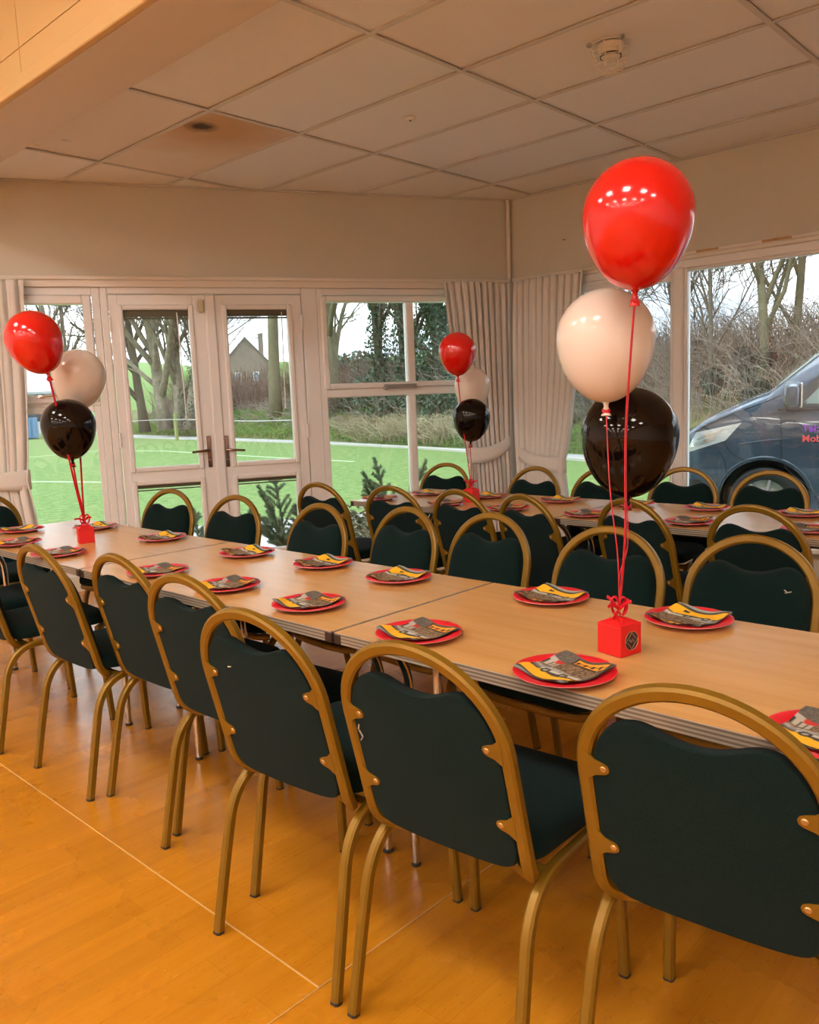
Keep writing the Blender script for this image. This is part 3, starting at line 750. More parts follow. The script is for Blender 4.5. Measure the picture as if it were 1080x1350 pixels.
for lst,where,gr in ((nr,'near side of front tables','plates on the front tables'),(fr_,'far side of front tables','plates on the front tables'),
                     (nb,'near side of back tables','plates on the back tables'),(fb,'window side of back tables','plates on the back tables')):
    for i,(x,y,th) in enumerate(lst):
        o_=ordn[i] if i<len(lst)-1 else 'last at the left'
        if lst is fr_ and i==7: where2,o_='far left end of front tables','beside the left curtain'
        else: where2=where
        t=empty('paper_plate',(x,y,TZ+.0005),th-PI/2,label='red paper plate, %s, %s'%(where2,o_),cat='plate',group=gr)
        put('plate_face',PF,t); put('plate_underside',PU,t)
        o=put('paper_napkin',NM[i%3],None,(x,y,TZ+.0005),th-PI/2+(.0),label='napkin on red plate, %s, %s'%(where2,o_),cat='napkin',group=gr.replace('plates','napkins on the plates'))

# ------------------------------------------------------------------ balloons, ribbons, gift boxes
def balloon_mesh(D,name,m):
    prof=[]; 
    for k in range(25):
        a=PI/2-k*PI/2/24; prof.append((math.cos(a)*D/2, math.sin(a)*D/2))
    for k in range(1,24):
        a=k*PI/2/24; s=math.sin(a); prof.append((D/2*math.cos(a)*(1-.05*s), -s*D/2*1.32))
    prof[0]=(.0005,D/2); prof.append((.010,-D/2*1.325))
    return MB().lathe(prof,48).mesh(name,m,'full')
def balloon(colr,D,c,tilt,label):
    t=empty('balloon',c,label=label,cat='balloon',group='helium balloons')
    t.rotation_euler=tilt; m=M['balloon_'+colr]
    put('balloon_skin',balloon_mesh(D,'balloon_skin',m),t)
    zb=-D/2*1.32
    MB().lathe([(.011,zb+.006),(.0065,zb-.004),(.0055,zb-.010),(.008,zb-.014),(.0055,zb-.018),(.009,zb-.026),(.0125,zb-.031),(.0115,zb-.032),(.007,zb-.024)],16,caps=False).build('knot',m,t,smooth='full')
    q=t.matrix_basis if False else Matrix.Translation(c)@t.rotation_euler.to_matrix().to_4x4()
    return q@Vector((0,0,zb-.014))
def flat_ribbon(mb,pts,w=.0042,tw=0):
    prof=[(c*w,d*w*.28) for c,d in CH8]
    P=[Vector(p) for p in pts]
    mb.tube(P,1,prof=prof)
def ribbon_cluster(necks,top,label,seed,sl=.0):
    rg=random.Random(seed)
    t=empty('ribbon',top,label=label,cat='ribbon',group='red balloon ribbons')
    T=Vector(top); kn=Vector((0,0,.02))
    for i,nk in enumerate(necks):
        d=nk-T
        mid1=d*.62+Vector((rg.uniform(-.006,.006),rg.uniform(-.006,.006),-.01)); mid2=d*.22+Vector((rg.uniform(-.008,.008),rg.uniform(-.008,.008),.03))
        mb=MB(); flat_ribbon(mb,spline([d,mid1,mid2,kn],10))
        # a loop tied round the neck
        for q in range(2):
            a0=rg.uniform(0,6); loop=[d+Vector((.009*math.cos(s+a0),.009*math.sin(s+a0),-.004-.012*(1-math.cos(s))*.5)) for s in np.linspace(0,2*PI,14)]
            flat_ribbon(mb,loop,.003)
        mb.build('ribbon_strand',M['red_ribbon'],t,smooth='full')
    mb=MB()
    for q in range(5):     # the bow on the box lid
        a=rg.uniform(0,2*PI)+q*1.25; L=rg.uniform(.018,.030)
        c_=Vector((math.cos(a),math.sin(a),0))
        loop=[kn+c_*(L*math.sin(s/2)**2*.8)+Vector((0,0,.020*math.sin(s)+.010*math.sin(s/2))) for s in np.linspace(0,2*PI,16)]
        flat_ribbon(mb,loop,.003)
    for q in range(4):
        a=q*1.6+rg.uniform(-.4,.4); c_=Vector((math.cos(a),math.sin(a),0)); L=rg.uniform(.03,.045)
        flat_ribbon(mb,bezier([kn,kn+c_*L*.6+Vector((0,0,.02)),kn+c_*L+Vector((0,0,.012+.01*(q%2)))],8),.0035)
    for q in (0,1): flat_ribbon(mb,[kn,Vector((.009*(q*2-1),.004,.012)),Vector((.012*(q*2-1),.006,.0))],.003)
    mb.build('bow',M['red_ribbon'],t,smooth='full')
    return t
def gift_box(x,y,rz,label,s=.066,sticker=True):
    t=empty('gift_box',(x,y,TZ+.0005),rz,label=label,cat='gift box',group='red gift box balloon weights')
    a=s/2
    MB().box(-a,a,-a,a,0,s,bev=.0015).build('box_body',M['red_card'],t)
    # interlocked lid flaps rising to a handle
    for q in range(4):
        an=q*PI/2; ca,sa=math.cos(an),math.sin(an)
        def w(px,py,pz): return (px*ca-py*sa,px*sa+py*ca,pz)
        v=[w(-a*.98,-a*.98,s+.0004),w(a*.98,-a*.98,s+.0004),w(a*.45,-.004,s+.010),w(-a*.25,.004,s+.013)]
        v+= [(p[0],p[1],p[2]+.0012) for p in v]
        MB().add(v,[(3,2,1,0),(4,5,6,7),(0,1,5,4),(1,2,6,5),(2,3,7,6),(3,0,4,7)]).build('lid_flap',M['red_card'],t)
    if sticker:
        st=MB().tube([(0,-a-.0002,s*.5),(0,-a-.0012,s*.5)],.0205,32).build('round_sticker',M['sticker'],t)
        mb=MB(); y0=-a-.0014
        mb.tube([(.0205*math.cos(q),y0,s*.5+.0205*math.sin(q)) for q in np.linspace(0,2*PI,33)[:-1]],.0005,4,closed=True)
        star=[]
        for q in range(4):
            a0=q*PI/2; p0=Vector((.0195*math.cos(a0),y0,s*.5+.0195*math.sin(a0))); p1=Vector((.0195*math.cos(a0+PI/2),y0,s*.5+.0195*math.sin(a0+PI/2)))
            m_=Vector((.0095*math.cos(a0+PI/4),y0,s*.5+.0095*math.sin(a0+PI/4))); mb.tube(bezier([p0,m_,p1],10),.00035,4)
        for q,(dx,dz) in enumerate(((-.006,.002),(-.002,-.002),(.002,.002),(.006,-.002))): mb.tube([(dx-.0015,y0,s*.5+dz-.002),(dx+.0015,y0,s*.5+dz+.002)],.0004,4)
        mb.build('sticker_print',M['gold'],st)
    return t
B1=(1.560,.862); B2=(1.590,3.440); B3=(3.42,2.77)
gift_box(*B1,R(-12)+PI/2+PI/2-PI/2-PI/2+0,'red card gift box with round black sticker on the nearest table',.066)
gift_box(*B2,R(-18),'red card gift box at the left end of the front tables',.064,False)
gift_box(*B3,R(5),'small-looking red card gift box on the back tables',.064,False)
n1=[balloon('red',.230,(1.638,.858,1.624),(R(4),R(-3),0),'large glossy red balloon at the top right, nearest the camera'),
    balloon('white',.232,(1.782,1.018,1.388),(R(-3),R(5),0),'large white balloon at the right, between red and black balloons'),
    balloon('black',.243,(1.907,1.023,1.150),(R(2),R(0),0),'large glossy black balloon at the right under the white balloon')]
ribbon_cluster(n1,(B1[0],B1[1],TZ+.076),'red ribbons tying the large right-hand balloons to the nearest gift box',1)
n2=[balloon('red',.225,(1.465,3.476,1.568),(R(-8),R(-14),0),'red balloon at the left edge of the photo'),
    balloon('white',.230,(1.703,3.603,1.422),(R(4),R(8),0),'white balloon at the left, between red and black balloons'),
    balloon('black',.225,(1.585,3.494,1.206),(R(2),R(-2),0),'black balloon at the left above the left gift box')]
ribbon_cluster(n2,(B2[0],B2[1],TZ+.074),'red ribbons tying the left balloons to the left gift box',2)
n3=[balloon('red',.205,(3.545,2.940,1.510),(R(3),R(-3),0),'small distant red balloon before the corner curtain'),
    balloon('white',.212,(3.86,3.095,1.325),(R(2),R(3),0),'small distant white balloon partly hidden by red and black ones'),
    balloon('black',.205,(3.556,2.861,1.147),(R(2),R(4),0),'small distant black balloon before the corner curtain')]
ribbon_cluster(n3,(B3[0],B3[1],TZ+.074),'red ribbons tying the distant balloons to the back gift box',3)

# ------------------------------------------------------------------ outdoors
GZ=-.15
def lin_mesh(name, V, F, mats, smooth=False):
    me=bpy.data.meshes.new(name); V=np.asarray(V,'f'); F=np.asarray(F,'i'); k=F.shape[1]
    me.vertices.add(len(V)); me.vertices.foreach_set('co',V.ravel())
    me.loops.add(F.size); me.loops.foreach_set('vertex_index',F.ravel())
    me.polygons.add(len(F)); me.polygons.foreach_set('loop_start',np.arange(0,F.size,k,dtype='i')); me.polygons.foreach_set('loop_total',np.full(len(F),k,'i'))
    for m in (mats if isinstance(mats,(list,tuple)) else [mats]): me.materials.append(m)
    if smooth: me.polygons.foreach_set('use_smooth',np.ones(len(F),bool))
    me.update(calc_edges=True); me.validate(); return me
def strands(P, r0, r1, ns=3):
    """P: (N,K,3) points of N strands -> thin 3-sided tubes"""
    N,K,_=P.shape
    T=np.gradient(P,axis=1); T/=np.linalg.norm(T,axis=2,keepdims=True)+1e-9
    ref=np.where(np.abs(T[:,:,2:3])<.9,np.array([0,0,1.]),np.array([1.,0,0]))
    A=np.cross(T,ref); A/=np.linalg.norm(A,axis=2,keepdims=True)+1e-9; B=np.cross(T,A)
    r0=np.broadcast_to(np.asarray(r0,float).reshape(-1,1),(N,1)); r1=np.broadcast_to(np.asarray(r1,float).reshape(-1,1),(N,1))
    rr=r0+(r1-r0)*np.linspace(0,1,K)[None]
    V=np.stack([P+(A*math.cos(2*PI*k/ns)+B*math.sin(2*PI*k/ns))*rr[:,:,None] for k in range(ns)],2)
    idx=np.arange(N*K*ns).reshape(N,K,ns)
    F=np.stack([np.stack([idx[:,:-1,k],idx[:,:-1,(k+1)%ns],idx[:,1:,(k+1)%ns],idx[:,1:,k]],-1) for k in range(ns)],2)
    return V.reshape(-1,3),F.reshape(-1,4)
def leaves(C, size, rs):
    N=len(C); a=rs.normal(size=(N,3)); a/=np.linalg.norm(a,axis=1,keepdims=True); b=np.cross(a,rs.normal(size=(N,3))); b/=np.linalg.norm(b,axis=1,keepdims=True)
    s=(np.asarray(size)*rs.uniform(.6,1.3,N))[:,None]
    V=np.stack([C-a*s,C+b*s*.55,C+a*s,C-b*s*.55],1).reshape(-1,3)
    return V,np.arange(N*4).reshape(N,4)

def ground_mat(name,cols,scale,rough=.95,bump=None):
    m=mat(name,cols[0],rough,bump=bump); n=m.node_tree;b=n.nodes['Principled BSDF']; tc=n.nodes.new('ShaderNodeTexCoord')
    nz=n.nodes.new('ShaderNodeTexNoise'); nz.inputs['Scale'].default_value=scale[0]; nz.inputs['Detail'].default_value=8; nz.inputs['Roughness'].default_value=.7
    rp=n.nodes.new('ShaderNodeValToRGB'); e=rp.color_ramp.elements; e[0].position=.3; e[1].position=.7; e[0].color=(*cols[0],1); e[1].color=(*cols[-1],1)
    for i,c in enumerate(cols[1:-1]): q=e.new(.3+.4*(i+1)/(len(cols)-1)); q.color=(*c,1)
    n.links.new(tc.outputs['Object'],nz.inputs['Vector']); n.links.new(nz.outputs[0],rp.inputs[0]); n.links.new(rp.outputs[0],b.inputs['Base Color']); return m
M['lawn']=ground_mat('mown_grass',[(.06,.12,.02),(.12,.20,.045),(.20,.27,.10)],(7,),bump=(90,.6))
M['path']=ground_mat('pale_tarmac',[(.30,.31,.33),(.38,.39,.41)],(2,))
M['kerb']=mat('pale_kerb',(.42,.41,.37),.9)
M['line']=mat('white_pitch_paint',(.42,.52,.36),.9)
M['slab']=ground_mat('grey_paving',[(.36,.36,.36),(.46,.46,.46)],(4,))
M['bank']=ground_mat('rough_bank_earth',[(.03,.022,.014),(.10,.12,.03),(.17,.13,.08)],(2.6,))
M['hill']=ground_mat('far_hill_grass',[(.12,.20,.06),(.15,.24,.08)],(.02,))
M['bark']=ground_mat('grey_green_bark',[(.10,.085,.06),(.20,.175,.13),(.29,.27,.20)],(3.5,),bump=(9,.8,(1,1,.25)))
M['bark_dark']=ground_mat('dark_bark',[(.05,.045,.03),(.11,.10,.065)],(4,),bump=(9,.8,(1,1,.25)))
M['bark_olive']=ground_mat('olive_bark',[(.10,.09,.05),(.18,.165,.095)],(4,),bump=(12,.6,(1,1,.25)))
M['ivy']=mat('dark_ivy_leaf',(.022,.055,.028),.5,var=(7,(.05,.10,.045),2))
M['leaf']=mat('hedge_leaf',(.09,.14,.05),.6,var=(2,(.18,.21,.10),2))
M['bramble']=mat('grey_bramble_stem',(.21,.175,.14),.8,var=(1.2,(.33,.285,.24),2))
M['bramble_red']=mat('brown_bramble_stem',(.14,.085,.062),.8,var=(1.2,(.23,.155,.12),2))
M['straw']=mat('dry_grass_straw',(.33,.28,.16),.8,var=(1.5,(.42,.37,.24),2))
M['blade']=mat('bank_grass_blade',(.11,.24,.035),.8,var=(1.5,(.22,.34,.08),2))
M['twig']=mat('grey_twig',(.12,.10,.075),.8)
M['fence_post']=mat('green_stained_post',(.22,.26,.08),.8)

lawn=MB().prism([(8,-60),(400,-60),(400,420),(-220,420),(-220,6.3),(BEND.x-.0,6.23),(BEND.x+.095,6.20),(5.74,4.15),(5.74,-60)],GZ-.3,GZ).build('lawn',M['lawn'],kind='structure')
NE=[(26.5,56.0),(20.6,39.5),(18.25,21.4),(16.95,15.3),(14.9,9.2),(13.0,5.2)]     # near edge of the path
FE=[(31.5,66.0),(22.9,43.8),(19.3,22.6),(17.5,15.8),(16.0,9.9),(14.6,4.6),(13.6,-.5),(12.6,-14)]   # far edge
def strip(poly,z0,z1,name,m,parent=None,**k): return MB().prism(poly,z0,z1).build(name,m,parent,**k)
def quadstrip(A,B,z0,z1,name,m,parent=None,**k):
    mb=MB()
    for i in range(min(len(A),len(B))-1): mb.prism([A[i],B[i],B[i+1],A[i+1]],z0,z1)
    return mb.build(name,m,parent,**k)
pth=quadstrip(NE,FE,GZ-.1,GZ+.012,'path',M['path'],kind='structure')
strip([(13.0,5.2),(14.6,4.6),(13.6,-.5),(12.6,-14),(5.9,-14),(5.9,1.2),(8.6,3.9),(10.6,5.1)],GZ-.1,GZ+.013,'forecourt',M['path'],kind='structure')
kb=[(x-.16,y+.05) for x,y in NE]
quadstrip(kb,NE,GZ-.1,GZ+.05,'kerb',M['kerb'],pth)
for a,b in (((11.4,27.2),(13.9,27.9)),((13.7,27.6),(14.2,24.5)),((14.2,24.5),(13.3,17.3)),((13.3,17.3),(13.0,14.0)),((6.3,19.5),(8.4,13.2)),((3,24),(6.3,19.5)),((3,24.8),(11.4,27.2))):
    d=Vector((b[0]-a[0],b[1]-a[1])).normalized(); n_=Vector((-d.y,d.x))*.05
    MB().prism([(a[0]+n_.x,a[1]+n_.y),(a[0]-n_.x,a[1]-n_.y),(b[0]-n_.x,b[1]-n_.y),(b[0]+n_.x,b[1]+n_.y)],GZ,GZ+.004).build('pitch_line',M['line'],lawn)
# patio slabs outside the right door leaf and window
pat=empty('patio',CNR,BRZ,kind='structure')
MB().box(.2,2.75,-3.75,-.2,GZ-.1,GZ+.008).build('patio_bed',M['bank'],pat)
for i in range(4):
    for j in range(6): MB().box(.22+.63*i,.22+.63*i+.618,-.22-.57*(j+1)+.006,-.22-.57*j-.006,GZ,GZ+.03,bev=.006).build('paving_slab',M['slab'],pat)

# the bank beyond the path: a ridge of earth, then what grows on it
BK=[Vector((x,y,0)) for x,y in [(33.5,72),(23.2,43.9),(19.6,22.6),(17.8,15.8),(16.3,9.9),(14.9,4.6),(13.9,-.5),(12.9,-14)]]
BH=[1.2,1.25,1.35,1.5,1.75,1.9,1.9,1.9]
def bank_at(s):
    """s 0..1 along -> (point, outward, height)"""
    L=[0]
    for i in range(len(BK)-1): L.append(L[-1]+(BK[i+1]-BK[i]).length)
    q=np.clip(s,0,1)*L[-1]; i=np.clip(np.searchsorted(L,q)-1,0,len(BK)-2)
    Lr=np.array(L); t=(q-Lr[i])/(Lr[i+1]-Lr[i]); B=np.array([[b.x,b.y] for b in BK]); P=B[i]+(B[i+1]-B[i])*t[:,None]
    D=B[i+1]-B[i]; D/=np.linalg.norm(D,axis=1,keepdims=True); O=np.stack([-D[:,1],D[:,0]],1)
    Hh=np.array(BH); return P,O,Hh[i]+(Hh[i+1]-Hh[i])*t,q
def bank_z(o,h): return GZ+h*np.clip(o/2.4,0,1)**.8*np.where(o>5,1-np.clip((o-5)/4,0,.35),1)
def bank_surface():
    nu,nv=160,14; s=np.linspace(0,1,nu+1); P,O,Hh,q=bank_at(s); rs=np.random.RandomState(3); V=[]
    for j in range(nv+1):
        o=(j/nv)**1.3*9.0; z=bank_z(np.full(nu+1,o),Hh)+(rs.uniform(-.12,.12,nu+1) if 0<j else 0)-(.05 if j==0 else 0)
        V.append(np.c_[P+O*o,z])
    V=np.concatenate(V); idx=np.arange(len(V)).reshape(nv+1,nu+1)
    F=np.stack([idx[:-1,:-1],idx[:-1,1:],idx[1:,1:],idx[1:,:-1]],-1).reshape(-1,4)
    return lin_mesh('hedge_bank',V,F,M['bank'],True)
# outward must point away from the room
_p,_o,_h,_q=bank_at(np.array([.5])); 
BSIGN = 1 if (_o[0]@np.array([1,.2]))>0 else -1
if BSIGN<0:
    _ba=bank_at
    def bank_at(s):
        P,O,Hh,q=_ba(s); return P,-O,Hh,q
put('hedge_bank',bank_surface(),kind='structure')
TOT=sum((BK[i+1]-BK[i]).length for i in range(len(BK)-1))
def s_of_y(y):       # parameter along the bank for a given world y (bank runs mostly along y)
    acc=0
    for i in range(len(BK)-1):
        a,b=BK[i],BK[i+1]; L=(b-a).length
        if b.y<=y<=a.y: return (acc+L*(a.y-y)/(a.y-b.y))/TOT
        acc+=L
    return 1
def scatter(N,ya,yb,o0,o1,rs,pw=1.0):
    s=rs.uniform(s_of_y(ya),s_of_y(yb),N); P,O,Hh,q=bank_at(s); o=o0+(o1-o0)*rs.uniform(0,1,N)**pw
    return np.c_[P+O*o[:,None],bank_z(o,Hh)],O,Hh,o
def arcs(N,ya,yb,o0,o1,hl,reach,r,seed,droop=.5,K=6,wob=.06,tuft=0):
    rs=np.random.RandomState(seed); B,O,Hh,o=scatter(N,ya,yb,o0,o1,rs)
    if tuft:
        T,O2,H2,o2=scatter(tuft,ya,yb,o0,o1,rs); q=rs.randint(0,tuft,N); B=T[q]+np.c_[rs.normal(0,.14,(N,2)),np.zeros(N)]; O=O2[q]
    an=rs.uniform(0,2*PI,N); D=np.stack([np.cos(an),np.sin(an)],1)-O*.35
    h=rs.uniform(hl[0],hl[1],N); rc=rs.uniform(reach[0],reach[1],N); t=np.linspace(0,1,K)
    P=np.zeros((N,K,3)); P[:,:,:2]=B[:,None,:2]+D[:,None,:]*(rc[:,None]*t[None]**1.4)[:,:,None]
    P[:,:,2]=B[:,2:3]-.05+h[:,None]*(t[None]*(1+droop)-droop*(1+.4*rs.uniform(-1,1,N))[:,None]*t[None]**2.3)
    P[:,1:]+=rs.normal(0,wob,(N,K-1,3))*t[None,1:,None]
    return strands(P,r,np.asarray(r)*.45)
def stuff(name,VF,m,label,cat):
    put(name,lin_mesh(name,*VF,m),kind='stuff',label=label,cat=cat)
def join(*L):
    V=[];F=[];b=0
    for v,f in L: V.append(v);F.append(f+b);b+=len(v)
    return np.concatenate(V),np.concatenate(F)
stuff('bramble_thicket',arcs(7500,11.2,-9,.6,4.5,(.4,1.5),(.2,1.3),.0075,1,droop=.6),M['bramble'],'grey tangle of bare bramble stems on the bank behind the van','brambles')
stuff('brown_bramble_thicket',arcs(4200,11.2,-9,1.0,4.2,(.5,1.5),(.1,.9),.008,2,droop=.35),M['bramble_red'],'brown dead bramble stems mixed in the bank behind the van','brambles')
rs=np.random.RandomState(5); B,O,Hh,o=scatter(9000,12,-9,.7,4.2,rs); B[:,2]+=rs.uniform(0,1.0,9000)
stuff('bramble_leaves',leaves(B,.035,rs),M['leaf'],'small green bramble leaves on the bank behind the van','leaves')
rs=np.random.RandomState(6); B,O,Hh,o=scatter(26000,24,11.5,.7,4.6,rs,.8); cl=np.sin(B[:,1]*2.1)*.3+np.sin(B[:,1]*5.3+o)*.2; B[:,2]+=rs.uniform(0,1,26000)**.7*(1.05+cl)
stuff('hedge_foliage',leaves(B,.07,rs),M['ivy'],'dark green bushes on the bank outside the back window','bushes')
rs=np.random.RandomState(16); B,O,Hh,o=scatter(4500,24,11.5,1.0,4.4,rs,.8); B[:,2]+=rs.uniform(0,1,4500)*(1.0)
stuff('hedge_foliage_pale',leaves(B,.05,rs),M['leaf'],'paler green leaves among the bushes outside the back window','bushes')
stuff('hedge_stems',arcs(1300,24,11.2,.8,4.5,(.5,1.7),(.2,1.4),.009,7,droop=.5),M['bramble'],'pale bare stems arching over the bushes outside the back window','brambles')
stuff('dry_grass',arcs(3200,22,11.0,.05,.7,(.25,.6),(.1,.5),.010,8,droop=.5,tuft=60),M['straw'],'blond dry grass tufts along the path outside the back window','grass')
stuff('bank_grass',join(arcs(5000,44,21,.05,1.6,(.12,.4),(.05,.4),.016,9,droop=.3),arcs(1200,21,9,.0,.5,(.10,.25),(.05,.3),.010,19,droop=.3)),M['blade'],'rough green grass on the bank beyond the path','grass')
stuff('bank_litter',arcs(2600,44,21,.5,2.6,(.06,.40),(.1,.6),.020,77,droop=.8),M['bramble'],'dead stems and leaf litter over the bank outside the glazed doors','dead stems')
stuff('red_twig_shrubs',join(arcs(1000,44,31.2,1.6,5,(.8,2.0),(.2,1.0),.022,10,droop=.12,wob=.10),arcs(1000,30,21.5,1.2,4.2,(.8,2.1),(.2,1.3),.019,11,droop=.12,wob=.10,tuft=9)),M['bramble_red'],'reddish bare twig shrubs below the trees outside the glazed doors','shrubs')

# trees: each its own recursive branching
def tree(name,base,H,r,seed,label,mats,levels=4,lean=(0,0),split=3,upw=.25,angle=.55,first=.35,ivy=None,ivyh=(0,.7),ivyn=0,ivyr=.35,wig=.10,trunkfrac=.55,group='bare trees beyond the window',kids=(5,5,4,3),shrink=.62):
    rg=random.Random(seed); t=empty(name,(base[0],base[1],base[2]),label=label,cat='tree',group=group)
    trunk=MB(); br=[]; stem=[]
    def grow(p,d,L,rad,lv):
        K=7 if lv==0 else 5; pts=[p.copy()]; q=p.copy(); dd=d.copy()
        for k in range(K):
            dd=(dd+Vector((rg.gauss(0,wig*(.3 if lv==0 else 1)),rg.gauss(0,wig*(.3 if lv==0 else 1)),rg.gauss(0,wig*.6)+upw*.12*(1 if lv else .3)))).normalized(); q=q+dd*(L/K); pts.append(q.copy())
        rr=[rad*(1-(.55 if lv<levels else .8)*k/K) for k in range(K+1)]
        if lv==0: rr[0]*=1.25
        if lv<=1:
            trunk.tube(pts,rr,9 if lv==0 else 6)
            stem.append((pts,rr))
        else: br.append((pts,rr))
        if lv>=levels: return
        n=kids[min(lv,len(kids)-1)]
        for k in range(n):
            f=(first if lv==0 else .25)+(1-(first if lv==0 else .25))*(k+rg.uniform(.2,.9))/n
            f=min(f,.99); i=int(f*K); pp=pts[i].lerp(pts[min(i+1,K)],f*K-i)
            ax=(pts[min(i+1,K)]-pts[i]).normalized(); az=rg.uniform(0,2*PI)
            side=ax.orthogonal().normalized(); side.rotate(Matrix.Rotation(az,3,ax))
            an=angle*rg.uniform(.6,1.35); nd=(ax*math.cos(an)+side*math.sin(an)).normalized()
            rq=rr[i]+(rr[min(i+1,K)]-rr[i])*(f*K-i)
            grow(pp,nd,L*shrink*rg.uniform(.75,1.2)*(1.05-.35*f),rq*rg.uniform(.42,.62),lv+1)
    grow(Vector((0,0,-.3)),Vector((lean[0],lean[1],1)).normalized(),H*trunkfrac,r,0)
    trunk.build('trunk',mats,t,smooth='full')
    if br:
        a=[(b,rr) for b,rr in br]; P=np.array([[tuple(p) for p in b] for b,_ in a]); r0=np.array([q[0] for _,q in a]); r1=np.array([q[-1] for _,q in a])
        put('branches',lin_mesh('branches',*strands(P,np.maximum(r0,.010),np.maximum(r1,.006)),mats),t,kind='stuff')
    if ivyn:
        rs=np.random.RandomState(seed+7); C=[]
        hmax=H*trunkfrac
        for _ in range(ivyn):
            pts,rr=stem[0] if rg.random()<.6 or len(stem)<2 else stem[rg.randrange(1,len(stem))]
            f=rg.uniform(0,.999)*(len(pts)-1); i=int(f); p=pts[i].lerp(pts[i+1],f-i); ra=rr[i]+ivyr*rg.uniform(.2,1)*(.6+.4*math.sin(p.z*3+seed))
            if p.z>hmax*1.3*ivyh[1] or p.z<hmax*ivyh[0]: continue
            a=rg.uniform(0,2*PI); C.append((p.x+ra*math.cos(a),p.y+ra*math.sin(a),p.z+rg.uniform(-.15,.15)))
        if C: put('ivy',lin_mesh('ivy',*leaves(np.array(C),.065,rs),M['ivy']),t,kind='stuff')
    return t
bz=lambda h: GZ+h
tree('tree',(20.9,37.6,.4),15,.24,21,'thick grey tree leaning left outside the left door leaf',M['bark_dark'],lean=(-.05,.05),first=.16,kids=(12,7,5,4))
tree('tree',(21.0,35.8,.5),15,.33,22,'broad pale-barked tree with several stems outside the left door leaf',M['bark'],lean=(-.08,.10),first=.12,kids=(12,7,5,4),angle=.5)
tree('tree',(21.3,35.0,.5),14,.27,38,'grey right-hand stem beside the broad tree outside the left door leaf',M['bark'],lean=(.02,.0),first=.14,kids=(12,7,5,4),angle=.5)
tree('tree',(21.15,33.95,.5),14,.28,23,'ivy-clad tree at the right edge of the left door glass',M['bark'],lean=(.08,-.05),first=.25,kids=(12,7,5,4),ivyn=3200,ivyh=(0,.75),ivyr=.55)
tree('tree',(21.4,27.7,.6),17,.27,24,'tall straight pale trunk outside the right door leaf',M['bark_olive'],lean=(.0,.0),first=.42,kids=(12,7,5,4),wig=.04,trunkfrac=.7)
tree('tree',(21.1,23.4,.5),15,.29,25,'forked olive-grey tree at the left of the back window',M['bark_olive'],lean=(.02,.02),first=.24,kids=(12,7,5,4),angle=.62)
tree('tree',(20.9,20.8,1.0),13,.17,26,'slim ivy-covered tree in the middle of the back window',M['bark_dark'],lean=(-.05,.05),first=.15,kids=(9,6,4,3),ivyn=4200,ivyh=(0,1),ivyr=.34)
tree('tree',(20.7,19.6,1.0),13,.2,27,'ivy-covered tree beside the window mullion outside',M['bark_dark'],lean=(.03,-.02),first=.15,kids=(9,6,4,3),ivyn=5200,ivyh=(0,1),ivyr=.48)
tree('tree',(20.4,17.65,1.0),12,.28,28,'dense ivy-covered tree in the right light of the back window',M['bark_dark'],lean=(0,0),first=.12,kids=(9,6,4,3),ivyn=9000,ivyh=(0,1),ivyr=.75)
tree('tree',(17.3,9.6,1.3),7,.07,29,'thin bare sapling between the white balloon and the big mullion',M['twig'],first=.12,kids=(14,8,5,4),angle=.45)
tree('tree',(17.4,8.2,1.3),6.5,.07,30,'thin bare sapling just right of the big mullion outside',M['twig'],first=.1,kids=(9,6,4,3),angle=.5)
tree('tree',(16.6,5.95,1.3),10,.095,31,'bare hedgerow tree, left one of the trio above the van',M['bark_olive'],lean=(-.05,.05),first=.1,kids=(14,8,5,4),angle=.5,trunkfrac=.65)
tree('tree',(17.2,5.65,1.3),11,.09,32,'bare hedgerow tree, middle one of the trio above the van',M['bark_olive'],lean=(.0,.0),first=.15,kids=(9,6,5,4),angle=.42,trunkfrac=.65)
tree('tree',(16.7,5.05,1.3),11,.10,33,'bare hedgerow tree, right one of the trio above the van',M['bark_olive'],lean=(.03,-.06),first=.12,kids=(14,8,5,4),angle=.5,trunkfrac=.65)
tree('tree',(20.5,46,.5),13,.3,34,'distant bare tree with fine twigs outside the left window',M['twig'],first=.2,kids=(9,6,5,4))
tree('tree',(22.1,33.3,.5),13,.2,35,'bare tree filling the gap between the two leaning trunks',M['bark_dark'],first=.2,kids=(9,6,5,4))
tree('tree',(22.5,17.2,1.0),12,.25,36,'bare tree behind the ivy-covered ones in the back window',M['twig'],first=.15,kids=(9,6,4,3),angle=.5)
tree('tree',(19.5,12.6,1.2),9,.14,37,'bare tree seen beside the corner curtains outside',M['twig'],first=.12,kids=(9,6,4,3),angle=.5)

tree('tree',(16.9,7.2,1.3),8,.055,61,'slender bare sapling left of the van bonnet on the bank',M['twig'],first=.1,kids=(14,8,5,4),angle=.5)
tree('tree',(17.6,4.4,1.3),9,.08,62,'bare hedgerow tree at the right edge above the van roof',M['twig'],first=.1,kids=(14,8,5,4),angle=.5)
tree('tree',(16.9,10.9,1.2),6.5,.05,63,'slender bare sapling seen left of the white balloon outside',M['twig'],first=.1,kids=(14,8,5,4),angle=.5)
